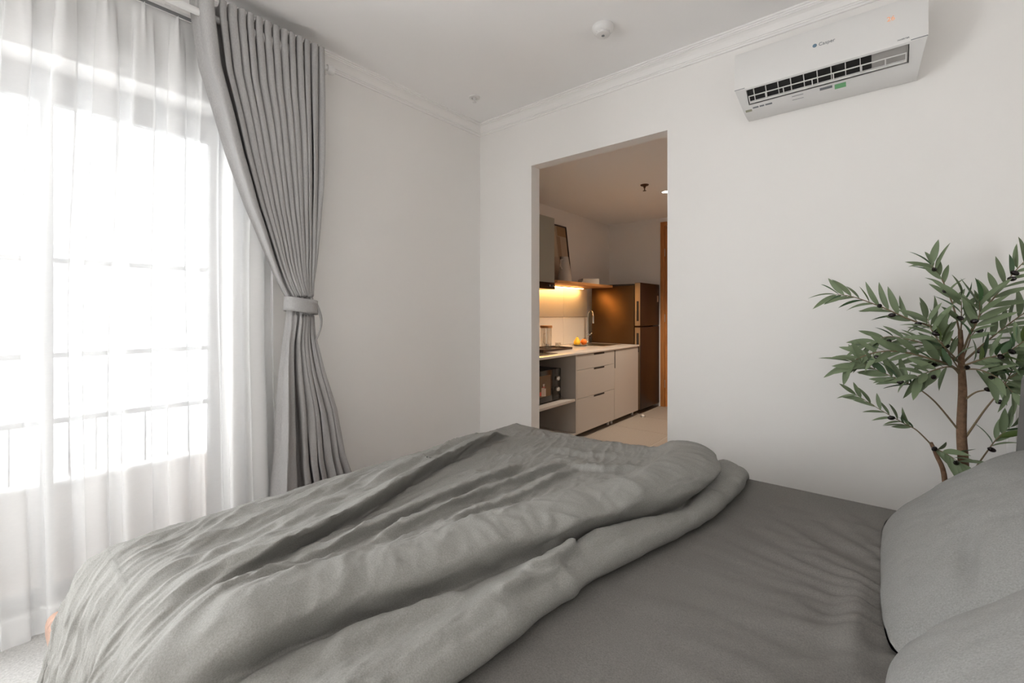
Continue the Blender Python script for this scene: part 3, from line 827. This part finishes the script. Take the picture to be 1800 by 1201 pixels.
dc = thing('drawer_cabinet', 'taupe cabinet with three drawers under the fruit plate', 'cabinet')
yC = 4.470
box('carcass', (KX + .02, yB_ + .001, CB), (CF - .02, yC - .001, CT), M['cab'], dc)
for z0, z1, nt_ in ((CB, .3885, 1), (.3915, .665, 1), (.668, CT - .004, 1)):
    d_ = box('drawer', (CF - .019, yB_ + .003, z0), (CF, yC - .002, z1), M['cab'], dc, bev=.0015, seg=1)
    box('slot_shade', (CF - .004, 4.02, z1 - .018), (CF + .0006, 4.24, z1 - .001), M['black'], d_)  # black box stands in for the shade inside the grip cut-out
plinth_feet(dc, yB_, yC)
sc_ = thing('sink_cabinet', 'taupe single door cabinet beneath the sink next to the fridge', 'cabinet')
box('carcass', (KX + .02, yC + .001, CB), (CF - .02, 5.085, CT), M['cab'], sc_)
d_ = box('door', (CF - .019, yC + .002, CB), (CF, 5.085, CT - .004), M['cab'], sc_, bev=.0015, seg=1)
box('slot_shade', (CF - .004, yC + .003, .615), (CF + .0006, yC + .022, CT - .006), M['black'], d_)  # black strip painted as the shade in the door's notch
plinth_feet(sc_, yC, 5.085)

# sink and faucet
sk = thing('sink', 'stainless steel sink set into the worktop beside the fridge', 'sink')
sx0, sx1, sy0, sy1 = -2.86, -2.42, 4.55, 5.00
boxes_ = [((sx0, sy0, CTOP), (sx0 + .03, sy1, CTOP + .004)), ((sx1 - .03, sy0, CTOP), (sx1, sy1, CTOP + .004)), ((sx0 + .03, sy0, CTOP), (sx1 - .03, sy0 + .03, CTOP + .004)), ((sx0 + .03, sy1 - .03, CTOP), (sx1 - .03, sy1, CTOP + .004))]
for lo, hi in boxes_: box('rim', lo, hi, M['steel'], sk)
box('basin', (sx0 + .03, sy0 + .03, CTOP + .0003), (sx1 - .03, sy1 - .03, CTOP + .001), mat('basin_steel', (120, 112, 100), .35, metal=1), sk)
fp = on_z(1043, 602, CTOP); fx, fyy = -2.90, 5.04
fc = thing('faucet', 'tall chrome pull-down faucet standing at the back of the sink', 'faucet', (fx, fyy, CTOP))
lathe('base', [(0, 0), (.026, 0), (.026, .01), (.018, .02), (.018, .12), (0, .12)], M['chrome'], fc)
tube('spout', [(0, 0, .11), (0, 0, .34), (.012, -.006, .39), (.05, -.02, .415), (.09, -.035, .39), (.10, -.04, .34)], .009, M['chrome'], fc, 12)
tube('spray_head', [(.10, -.04, .345), (.10, -.04, .25)], [.012, .014], M['chrome'], fc, 14)
tube('lever', [(.0, 0, .085), (.03, -.01, .10), (.07, -.02, .13)], .006, M['chrome'], fc, 8)
tube('lever_hub', [(-.005, 0, .08), (.028, -.008, .085)], .016, M['chrome'], fc, 14)

# microwave
mw = thing('microwave', 'black microwave with two silver knobs on the open cabinet shelf', 'microwave')
mx1, my0, my1, mz0, mz1 = -2.33, 3.03, 3.545, .412, .700
box('case', (-2.72, my0, mz0), (mx1 - .022, my1, mz1), M['black'], mw, bev=.006)
box('door', (mx1 - .022, my0 + .002, mz0), (mx1, 3.405, mz1), M['gloss_black'], mw, bev=.004)
box('control_panel', (mx1 - .022, 3.408, mz0), (mx1, my1, mz1), M['gloss_black'], mw, bev=.004)
wd_ = box('door_window', (mx1 - .001, my0 + .04, mz0 + .055), (mx1 + .0006, 3.375, mz1 - .045), mat('oven_window', (104, 76, 46), .25), mw)
prw, prr = mat('print_white', (206, 186, 172), .5), mat('print_red', (196, 60, 44), .5)
for y0, z0, w_, h_, m_ in ((3.235, .475, .016, .075, prw), (3.258, .472, .016, .095, prw), (3.281, .470, .016, .070, prw), (3.205, .482, .022, .034, prr), (3.18, .482, .016, .05, prw), (3.253, .567, .026, .016, prw), (3.247, .548, .040, .010, prr)):
    box('window_print', (mx1 + .0007, y0, z0), (mx1 + .0015, y0 + w_, z0 + h_), m_, wd_)
for z in (mz0 + .10, mz0 + .20):
    o = lathe('knob', [(0, .022), (.018, .022), (.021, .018), (.023, 0), (0, 0)], M['chrome'], mw, n=24); o.matrix_world = Matrix.Translation((mx1, 3.478, z)) @ Matrix.Rotation(PI / 2, 4, 'Y')
for x, y in ((-2.4, 3.08), (-2.4, 3.5), (-2.68, 3.08), (-2.68, 3.5)):
    lathe('foot', [(0, 0), (.014, 0), (.014, .0125), (0, .0125)], M['black'], mw, (x, y, .400), 12)

# black pot-like bin on the lower deck
pb = on_x(957, 762, -2.45)
bn = thing('cooking_pot', 'rounded black pot on the bottom of the open cabinet', 'pot', (-2.52, 3.13, CB + t_))
lathe('pot_body', [(0, 0), (.09, 0), (.115, .03), (.118, .10), (.113, .10), (.108, .03), (.085, .008), (0, .008)], M['gloss_black'], bn)
lathe('lid', [(0, .135), (.03, .133), (.085, .118), (.118, .104), (.118, .1005), (0, .1005)], M['gloss_black'], bn)
lathe('lid_knob', [(0, .158), (.014, .156), (.012, .14), (.010, .133), (0, .133)], M['black'], bn)

# hob, tray, glassware, fruit
tag(box('induction_hob', (-2.86, 2.80, CTOP), (-2.335, 3.50, CTOP + .005), M['gloss_black'], bev=.002), 'flat black glass hob at the near end of the worktop', 'hob')
tp = on_z(972, 611, CTOP)
tr_ = thing('tray', 'dark brown serving tray under the glass jar', 'tray', (-2.66, 3.78, CTOP))
box('tray_base', (-.15, -.26, 0), (.15, .26, .008), mat('tray_brown', (62, 40, 26), .45), tr_)
for lo, hi in (((-.15, -.26, .008), (-.142, .26, .022)), ((.142, -.26, .008), (.15, .26, .022)), ((-.142, -.26, .008), (.142, -.252, .022)), ((-.142, .252, .008), (.142, .26, .022))):
    box('tray_rim', lo, hi, tr_.children[0].data.materials[0], tr_)
jr = thing('glass_jar', 'tall clear glass jar with wooden lid and handle on the tray', 'jar', (-2.70, 3.83, CTOP + .008))
lathe('jar_body', [(0, .001), (.056, .001), (.058, .01), (.058, .215), (.055, .215), (.055, .012), (0, .008)], M['clear'], jr)
lathe('lid', [(0, .2155), (.062, .2155), (.064, .222), (.064, .238), (.060, .242), (0, .242)], M['oak'], jr)
tube('handle', [(.02, -.055, .16), (.035, -.095, .15), (.035, -.10, .08), (.02, -.055, .05)], .006, M['clear'], jr, 10)
for nm_, dx_, dy_ in (('near the jar handle', .09, -.10), ('at the jar foot on its right', .08, .10)):
    g_ = lathe('drinking_glass', [(0, .001), (.026, .001), (.032, .06), (.030, .06), (.024, .006), (0, .006)], M['clear'], None, n=20)
    g_.location = (-2.70 + dx_, 3.83 + dy_, CTOP + .008); tag(g_, 'small clear drinking glass on the tray ' + nm_, 'glass', 'glasses on the tray')
pp = Vector((-2.70, 4.50, CTOP))
tag(lathe('plate', [(0, 0), (.055, 0), (.085, .012), (.084, .016), (.055, .006), (0, .005)], mat('plate_grey', (150, 140, 126), .4), c=(0, 0, 0)), 'small shallow plate of fruit on the worktop', 'plate').location = pp
yel, org, stem = mat('pear_yellow', (246, 196, 44), .45, var=.08, scale=20), mat('orange_peel', (240, 124, 36), .5, bump=.1, bscale=300), mat('fruit_stem', (84, 58, 30), .7)
def fruit(name, lab, prof, m, loc, tilt):
    t = thing(name, lab, 'fruit', loc, 'fruit on the plate')
    lathe('flesh', prof, m, t, n=24, smooth=180)
    zt = prof[-1][1]
    tube('stem', [(0, 0, zt - .004), (.002, 0, zt + .012)], .0022, stem, t, 8)
    t.rotation_euler = tilt
pear = [(0, 0), (.022, .002), (.036, .016), (.039, .034), (.033, .052), (.022, .068), (.016, .082), (.009, .090), (0, .092)]
rnd = [(0, 0)] + [(.036 * math.sin(PI * k / 10), .036 - .036 * math.cos(PI * k / 10)) for k in range(1, 10)] + [(0, .070)]
fruit('pear', 'yellow pear standing at the left of the fruit plate', pear, yel, pp + Vector((-.012, -.042, .0065)), (0, .05, .3))
fruit('pear', 'yellow pear behind the orange on the fruit plate', pear, yel, pp + Vector((-.052, .028, .0065)), (.06, 0, 1.2))
fruit('orange', 'round orange on the right of the fruit plate', rnd, org, pp + Vector((.028, .046, .0072)), (0, 0, 0))

# ------------------------------------------------------------------ wall units
UF = -2.62
uc = thing('upper_cabinet', 'grey green wall cabinet hanging above the range hood', 'cabinet')
box('carcass', (KX + .002, 2.78, 1.532), (UF - .019, 3.865, 2.20), M['upper'], uc)
for y0, y1 in ((2.78, 3.32), (3.323, 3.865)): box('door', (UF - .018, y0, 1.532), (UF, y1, 2.20), M['upper'], uc, bev=.0015, seg=1)
hd = thing('range_hood', 'slim dark range hood under the grey green wall cabinet', 'range hood')
box('hood_body', (KX + .012, 2.80, 1.462), (UF + .01, 3.86, 1.531), M['gloss_black'], hd, bev=.003)
for y in (3.76, 3.82):
    o = lathe('hood_button', [(0, .008), (.010, .008), (.011, 0), (0, 0)], M['chrome'], hd, n=16); o.matrix_world = Matrix.Translation((UF + .01, y, 1.497)) @ Matrix.Rotation(PI / 2, 4, 'Y')
SHZ = 1.560
tag(box('wall_shelf', (KX + .002, 3.868, 1.532), (-2.585, 5.10, SHZ), M['oak'], bev=.001), 'oak wall shelf with books and a leaning picture above the worktop', 'shelf')
led = thing('led_strip', 'glowing warm light strip under the oak wall shelf', 'lamp')
box('channel', (KX + .05, 3.90, 1.522), (KX + .075, 4.92, 1.531), M['white_plastic'], led)
box('diffuser', (KX + .052, 3.90, 1.517), (KX + .073, 4.92, 1.5215), mat('led_warm', (255, 205, 128), .5, emit=(255, 196, 116), estr=24.0), led)

# picture leaning on the wall
pic = thing('framed_picture', 'dark framed abstract picture leaning on the wall above the oak shelf', 'picture')
PH, PW, PT = .69, .50, .02
lean = math.atan2(.085, PH)
pm = Matrix.Translation((-2.862, 4.57, SHZ + .004)) @ Matrix.Rotation(-lean, 4, 'Y')
pic.matrix_world = pm
fw = .014; dk = mat('picture_frame_dark', (38, 22, 18), .4)
for lo, hi in (((0, -fw, 0), (PT, 0, PH)), ((0, -PW, 0), (PT, -PW + fw, PH)), ((0, -PW + fw, 0), (PT, -fw, fw)), ((0, -PW + fw, PH - fw), (PT, -fw, PH))):
    box('frame_side', lo, hi, dk, pic)
cv = box('canvas', (.004, -PW + fw, fw), (.010, -fw, PH - fw), mat('art_beige', (176, 156, 136), .7), pic)
for y0, y1, z0, z1, c_ in ((-.20, -fw, .56, PH - fw, (150, 122, 92)), (-.22, -.15, .22, .55, (150, 128, 108)), (-.20, -.10, .27, .315, (40, 22, 18)), (-.40, -.24, .30, .60, (190, 172, 150))):
    box('art_shape', (.0101, y0, z0), (.0106, y1, z1), mat('art_tone', c_, .7), cv)
bm = bmesh.new(); c0 = (-.02, .29); arc = [(-.02 - .001, .29)] + [(-.0145 - .115 * math.cos(a) * .9, .29 - .19 * math.sin(a)) for a in np.linspace(0, PI / 2, 14)]
vv = [bm.verts.new((.0107, y, z)) for y, z in arc]; bm.faces.new(vv)
bm_obj('art_shape', bm, mat('art_mustard', (160, 128, 66), .7), cv)

# pitcher-like vase
vs_p = on_x(986, 497, -2.76)
va = thing('vase', 'pale ceramic jug vase on the shelf in front of the picture', 'vase', (-2.76, 4.28, SHZ))
lathe('vase_body', [(0, 0), (.075, 0), (.080, .01), (.070, .12), (.050, .22), (.040, .29), (.036, .29), (.046, .22), (.064, .12), (.070, .012), (0, .01)], M['vase'], va)
tube('vase_handle', [(.0, -.042, .26), (.0, -.085, .25), (.0, -.09, .18), (.0, -.06, .15)], .008, M['vase'], va, 10)

# books
for k, (lab, c_, rz, sz) in enumerate((('lower pale book lying flat on the oak shelf', (216, 208, 198), .70, (.21, .29, .036)), ('upper pale grey book of the pair on the oak shelf', (204, 202, 200), .76, (.20, .27, .030)))):
    b_ = thing('book', lab, 'book', (-2.755, 4.80, SHZ + (  .0365 if k else 0)), 'books on the oak shelf')
    w_, l_, h_ = sz; cvm = mat('book_cover', c_, .6)
    box('cover', (-w_ / 2, -l_ / 2, 0), (w_ / 2, l_ / 2, .003), cvm, b_); box('cover', (-w_ / 2, -l_ / 2, h_ - .003), (w_ / 2, l_ / 2, h_), cvm, b_)
    box('spine', (-w_ / 2, -l_ / 2, .003), (-w_ / 2 + .003, l_ / 2, h_ - .003), cvm, b_)
    box('pages', (-w_ / 2 + .003, -l_ / 2 + .004, .003), (w_ / 2 - .005, l_ / 2 - .004, h_ - .003), mat('book_pages', (214, 204, 188), .8), b_)
    b_.rotation_euler[2] = rz

# ------------------------------------------------------------------ fridge
fr = thing('refrigerator', 'brown two-door refrigerator at the end of the worktop', 'refrigerator')
gx0, gx1, gy0, gy1 = -2.90, -2.235, 5.135, 5.72
box('body', (gx0, gy0, .03), (gx1 - .085, gy1, 1.555), M['fridge_side'], fr, bev=.006)
box('top_cover', (gx0, gy0 - .002, 1.5555), (gx1 - .09, gy1 + .002, 1.572), M['black'], fr)
for z0, z1 in ((.05, 1.045), (1.06, 1.585)):
    d_ = box('door', (gx1 - .075, gy0, z0), (gx1, gy1, z1), M['fridge'], fr, bev=.004)
    box('door_edge', (gx1 - .072, gy0 - .003, z0 + .004), (gx1 - .006, gy0 - .0003, z1 - .004), M['fridge_edge'], d_)
    hz0, hz1 = (z0 + .06, z0 + .30) if z0 > 1 else (z1 - .30, z1 - .07)
    box('handle_recess', (gx1 - .050, gy0 - .0036, hz0), (gx1 - .022, gy0 - .003, hz1), M['black'], d_)
st_ = box('door_sticker', (gx1, gy1 - .075, 1.36), (gx1 + .0006, gy1 - .03, 1.44), prw, fr)
box('door_sticker', (gx1, gy1 - .06, 1.48), (gx1 + .0006, gy1 - .035, 1.53), M['grey_print'], fr)
for x, y in ((gx0 + .06, gy0 + .06), (gx0 + .06, gy1 - .06), (gx1 - .13, gy0 + .06), (gx1 - .13, gy1 - .06)):
    lathe('foot', [(0, 0), (.02, 0), (.018, .03), (0, .03)], M['black'], fr, (x, y, 0), 12)
ds = on_z(1130, 733, 0)
stp = thing('door_stop', 'small round metal door stop on the kitchen floor by the fridge', 'door stop', (ds.x, ds.y, 0))
lathe('base', [(0, 0), (.028, 0), (.026, .006), (0, .006)], M['steel'], stp)
lathe('buffer', [(0, .006), (.018, .006), (.018, .02), (.012, .024), (0, .024)], M['white_plastic'], stp)

# ------------------------------------------------------------------ entrance door
dx0 = -2.225
dr1 = bpy.data.objects.new('door_1', None); col.objects.link(dr1); dr1['kind'] = 'structure'
ztop = 2.40
box('door_frame', (dx0, KY - .02, 0), (dx0 + .055, KY, ztop), M['door_oak'], dr1, bev=.002)
box('door_frame', (dx0 + .955, KY - .02, 0), (dx0 + 1.01, KY, ztop), M['door_oak'], dr1, bev=.002)
box('door_frame', (dx0 + .055, KY - .02, ztop - .055), (dx0 + .955, KY, ztop), M['door_oak'], dr1, bev=.002)
box('door_leaf', (dx0 + .058, KY - .010, .005), (dx0 + .952, KY, ztop - .058), M['door_oak'], dr1)
for z in (.3, 1.15, 2.0):
    tube('hinge', [(dx0 + .0565, KY - .014, z - .05), (dx0 + .0565, KY - .014, z + .05)], .006, M['steel'], dr1, 10)
tube('door_handle', [(dx0 + .88, KY - .012, 1.0), (dx0 + .88, KY - .06, 1.0), (dx0 + .77, KY - .06, 1.0)], .009, M['steel'], dr1, 10)

# ------------------------------------------------------------------ kitchen ceiling fittings
bronze = mat('bronze', (92, 66, 50), .4, metal=.7)
kp = on_z(1133, 325, KCEIL)
ks = thing('pendent_sprinkler', 'bronze sprinkler head on the kitchen ceiling', 'sprinkler', kp)
lathe('escutcheon', [(0, 0), (.040, 0), (.036, -.008), (.018, -.014), (.016, -.006), (0, -.006)], bronze, ks)
lathe('nozzle', [(0, -.006), (.012, -.006), (.010, -.03), (.005, -.032), (.005, -.055), (.016, -.056), (.016, -.059), (0, -.059)], bronze, ks)
kd = on_z(1171, 337, KCEIL)
dl = thing('downlight', 'lit recessed white downlight in the kitchen ceiling', 'lamp', kd)
lathe('trim_ring', [(.040, -.001), (.052, -.001), (.050, -.006), (.040, -.004), (.040, -.001)], M['white_plastic'], dl)
lathe('lens', [(0, -.003), (.040, -.003), (.040, -.001), (0, -.001)], mat('downlight_lens', (255, 236, 208), .5, emit=(255, 234, 210), estr=10.0), dl)
def lamp_beam(par, en):
    l_ = bpy.data.lights.new('downlight_beam', 'SPOT'); l_.energy = en; l_.color = (1.0, .86, .71); l_.spot_size = math.radians(110); l_.spot_blend = .7; l_.shadow_soft_size = .04
    o_ = bpy.data.objects.new('beam', l_); col.objects.link(o_); o_.parent = par; o_.location = (0, 0, -.012)
lamp_beam(dl, 80.0)
# ================================================================== OLIVE TREE
bark = mat('olive_bark', (120, 92, 70), .85, var=.3, scale=60, bump=.5, bscale=90)
twig = mat('olive_twig', (126, 108, 84), .8)
def leaf_material(name, rgb):
    m = mat(name, rgb, .55)
    nt = m.node_tree; b = nt.nodes['Principled BSDF']
    oi = nt.nodes.new('ShaderNodeObjectInfo'); hs = nt.nodes.new('ShaderNodeHueSaturation'); hs.inputs['Color'].default_value = lin(rgb)
    mr = nt.nodes.new('ShaderNodeMapRange'); mr.inputs['To Min'].default_value = .65; mr.inputs['To Max'].default_value = 1.35
    nt.links.new(oi.outputs['Random'], mr.inputs['Value']); nt.links.new(mr.outputs[0], hs.inputs['Value'])
    gm = nt.nodes.new('ShaderNodeNewGeometry'); mx = nt.nodes.new('ShaderNodeMix'); mx.data_type = 'RGBA'
    nt.links.new(gm.outputs['Backfacing'], mx.inputs['Factor']); nt.links.new(hs.outputs['Color'], mx.inputs[6]); mx.inputs[7].default_value = lin((112, 126, 94))
    nt.links.new(mx.outputs[2], b.inputs['Base Color'])
    return m
LM = [leaf_material('olive_leaf_green', (66, 98, 58)), leaf_material('olive_leaf_sage', (88, 112, 82)), leaf_material('olive_leaf_yellowish', (84, 102, 48))]
olive_m = mat('olive_fruit_black', (30, 20, 20), .2)
TY = 2.40
pot_c = (on_y(1692, 820, TY).x, TY)
tree = thing('olive_tree', 'potted olive tree with black olives between the bed and the wall', 'potted tree', (0, 0, 0))
lathe('pot', [(0, 0), (.11, 0), (.12, .02), (.15, .26), (.152, .28), (.142, .28), (.138, .25), (0, .25)], mat('pot_grey', (150, 146, 140), .7), tree, (pot_c[0], pot_c[1], 0))
lathe('soil', [(0, .252), (.137, .252), (.137, .245), (0, .245)], mat('soil', (58, 44, 34), .95, bump=.5, bscale=60), tree, (pot_c[0], pot_c[1], 0))
def path(pts, ys):
    out = []
    for (x, y), Y in zip(pts, ys): out.append(on_y(x, y, Y))
    return out
def refine(pts, n=6):
    P_ = [Vector(p) for p in pts]; out = []
    for i in range(len(P_) - 1):
        p0 = P_[max(i - 1, 0)]; p1 = P_[i]; p2 = P_[i + 1]; p3 = P_[min(i + 2, len(P_) - 1)]
        for k in range(n):
            t = k / n
            out.append(.5 * ((2 * p1) + (p2 - p0) * t + (2 * p0 - 5 * p1 + 4 * p2 - p3) * t * t + (3 * p1 - p0 - 3 * p2 + p3) * t ** 3))
    out.append(P_[-1]); return out
tr_pts = [Vector((pot_c[0], TY, .25))] + path([(1694, 840), (1690, 760), (1692, 690), (1690, 640), (1688, 580)], [TY] * 5)
tp_ = refine(tr_pts); tube('trunk', tp_, [.0165 - .010 * (i / (len(tp_) - 1)) ** 2 for i in range(len(tp_))], bark, tree, 12)
st2 = refine([Vector((pot_c[0] - .05, TY + .02, .25))] + path([(1661, 848), (1646, 800), (1636, 778)], [TY + .0, TY, TY]))
tube('stem', st2, [.010 - .004 * i / (len(st2) - 1) for i in range(len(st2))], bark, tree, 10)

def leaf_mesh(L, W, bend, fold, m):
    n = 8; vs_ = []; fs = []
    for i in range(n + 1):
        t = i / n; w = W * (math.sin(PI * t ** .85)) ** .8 if 0 < t < 1 else 0.0004
        z = -bend * t * t * L
        vs_ += [(t * L, -w / 2, z + fold * w), (t * L, 0, z), (t * L, w / 2, z + fold * w)]
    for i in range(n):
        a = 3 * i
        fs += [(a, a + 3, a + 4, a + 1), (a + 1, a + 4, a + 5, a + 2)]
    me = bpy.data.meshes.new('leaf'); me.from_pydata(vs_, [], [f[::-1] for f in fs]); me.update(); me.materials.append(m); me.shade_smooth(); return me
LEAF = [leaf_mesh(1, .24, .10, .18, LM[0]), leaf_mesh(1, .21, .22, .22, LM[0]), leaf_mesh(1, .26, -.08, .15, LM[1]), leaf_mesh(1, .19, .30, .2, LM[1]), leaf_mesh(1, .23, .05, .2, LM[2])]
bmo = bmesh.new(); add_lathe(bmo, [(0, -.0125)] + [(.0085 * math.sin(PI * k / 8), -.0125 * math.cos(PI * k / 8)) for k in range(1, 8)] + [(0, .0125)], 14)
OM = bpy.data.meshes.new('olive'); bmo.to_mesh(OM); bmo.free(); OM.materials.append(olive_m); OM.shade_smooth()
rnd_ = random.Random(21)
n_leaf = 0
def put_leaf(pos, dirv, L):
    global n_leaf
    if n_leaf >= 296: return
    if pos.y + dirv.normalized().y * L > YB - .01: dirv = Vector((dirv.x, -abs(dirv.y), dirv.z))
    d = dirv.normalized(); up = Vector((rnd_.uniform(-.7, .7), rnd_.uniform(-1.1, .1), rnd_.uniform(.2, 1.0)))
    up = (up - d * up.dot(d)).normalized(); sd_ = up.cross(d)
    o = bpy.data.objects.new('leaf', rnd_.choice(LEAF)); col.objects.link(o); o.parent = tree
    Mx = Matrix((d, sd_, up)).transposed().to_4x4()
    o.matrix_world = Matrix.Translation(pos) @ Mx @ Matrix.Diagonal((L, L, L, 1)); n_leaf += 1
def branch(px, ys, r0, leaves, start=.35, olives=1, Lr=(.076, .118)):
    pts = refine(path(px, ys), 7); n = len(pts)
    tube('branch', pts, [r0 * (1 - .75 * i / (n - 1)) for i in range(n)], twig, tree, 7)
    for k in range(leaves):
        t = start + (1 - start) * (k + .5) / leaves; i = min(int(t * (n - 1)), n - 2)
        pos = pts[i].lerp(pts[i + 1], t * (n - 1) - i); tg = (pts[min(i + 2, n - 1)] - pts[max(i - 1, 0)]).normalized()
        side = 1 if k % 2 else -1
        q_ = tg.cross(Vector((0, 1, 0))).normalized() * side
        dirv = tg * rnd_.uniform(.7, 1.1) + q_ * rnd_.uniform(.35, .9) + Vector((0, rnd_.uniform(-.75, .55), rnd_.uniform(-.1, .15)))
        put_leaf(pos, dirv, rnd_.uniform(*Lr))
    put_leaf(pts[-1], (pts[-1] - pts[-3]) + Vector((0, -.005, 0)), Lr[1] * .85)
    for k in range(olives):
        t = rnd_.uniform(start, .95); i = int(t * (n - 2)); pos = pts[i] + Vector((rnd_.uniform(-.012, .012), -.016, rnd_.uniform(-.022, .008)))
        o = bpy.data.objects.new('olive', OM); col.objects.link(o); o.parent = tree; o.location = pos; o.rotation_euler = (rnd_.uniform(-.6, .6), PI / 2 + rnd_.uniform(-.5, .5), rnd_.uniform(0, 3))
T = TY
branch([(1688, 610), (1650, 580), (1600, 562), (1550, 540), (1500, 522), (1470, 518)], [T, T - .02, T - .05, T - .06, T - .05, T - .03], .0045, 24, .2, 4)
branch([(1689, 660), (1675, 645), (1640, 632), (1580, 618), (1530, 622), (1490, 640)], [T, T - .02, T - .06, T - .10, T - .12, T - .12], .006, 24, .2, 3)
branch([(1690, 640), (1650, 615), (1610, 600), (1560, 592), (1525, 606)], [T, T + .03, T + .07, T + .10, T + .11], .004, 17, .2, 2)
branch([(1688, 590), (1676, 540), (1660, 500), (1645, 475), (1636, 466)], [T, T + .02, T + .04, T + .05, T + .06], .0035, 13, .25, 2)
branch([(1688, 600), (1690, 560), (1690, 525)], [T, T - .03, T - .05], .003, 8, .3, 1, (.075, .115))
branch([(1690, 625), (1715, 565), (1750, 520), (1780, 482), (1805, 455)], [T, T - .02, T - .04, T - .05, T - .06], .004, 15, .25, 2)
branch([(1690, 640), (1735, 600), (1780, 565), (1815, 540)], [T, T + .03, T + .05, T + .06], .004, 14, .2, 2)
branch([(1694, 705), (1715, 690), (1745, 682), (1790, 655), (1810, 640)], [T, T - .03, T - .06, T - .09, T - .1], .0035, 11, .4, 1)
branch([(1698, 768), (1730, 722), (1762, 682), (1785, 640)], [T, T - .04, T - .07, T - .10], .004, 13, .55, 1)
branch([(1686, 758), (1645, 708), (1612, 682), (1580, 668), (1545, 652), (1515, 640)], [T, T - .05, T - .08, T - .10, T - .11, T - .12], .0035, 20, .42, 3)
branch([(1640, 785), (1612, 757), (1590, 745), (1550, 722), (1505, 694)], [T, T - .02, T - .03, T - .04, T - .05], .003, 16, .3, 1, (.06, .09))
branch([(1640, 788), (1662, 797), (1690, 815)], [T, T - .05, T - .08], .0025, 11, .1, 2, (.075, .115))
branch([(1708, 832), (1738, 790), (1752, 772), (1775, 752)], [T, T - .03, T - .04, T - .06], .003, 8, .35, 1)
branch([(1690, 645), (1725, 632), (1765, 622), (1800, 600)], [T, T - .06, T - .12, T - .16], .004, 20, .15, 3)
branch([(1690, 620), (1705, 590), (1720, 560), (1722, 530)], [T, T - .05, T - .08, T - .09], .0035, 13, .25, 1)
branch([(1690, 640), (1660, 610), (1640, 585), (1630, 560)], [T, T - .07, T - .11, T - .13], .0035, 14, .2, 1)
branch([(1690, 650), (1665, 645), (1630, 655), (1605, 665)], [T, T - .06, T - .12, T - .15], .0035, 13, .25, 1)
branch([(1690, 650), (1720, 650), (1755, 665), (1780, 690)], [T, T - .08, T - .13, T - .16], .0035, 13, .25, 1)
branch([(1690, 655), (1672, 628), (1655, 600), (1650, 572)], [T, T - .03, T - .04, T - .03], .003, 12, .2, 1)
branch([(1690, 640), (1700, 612), (1712, 585), (1735, 575)], [T, T + .02, T + .03, T + .02], .003, 12, .2, 1)
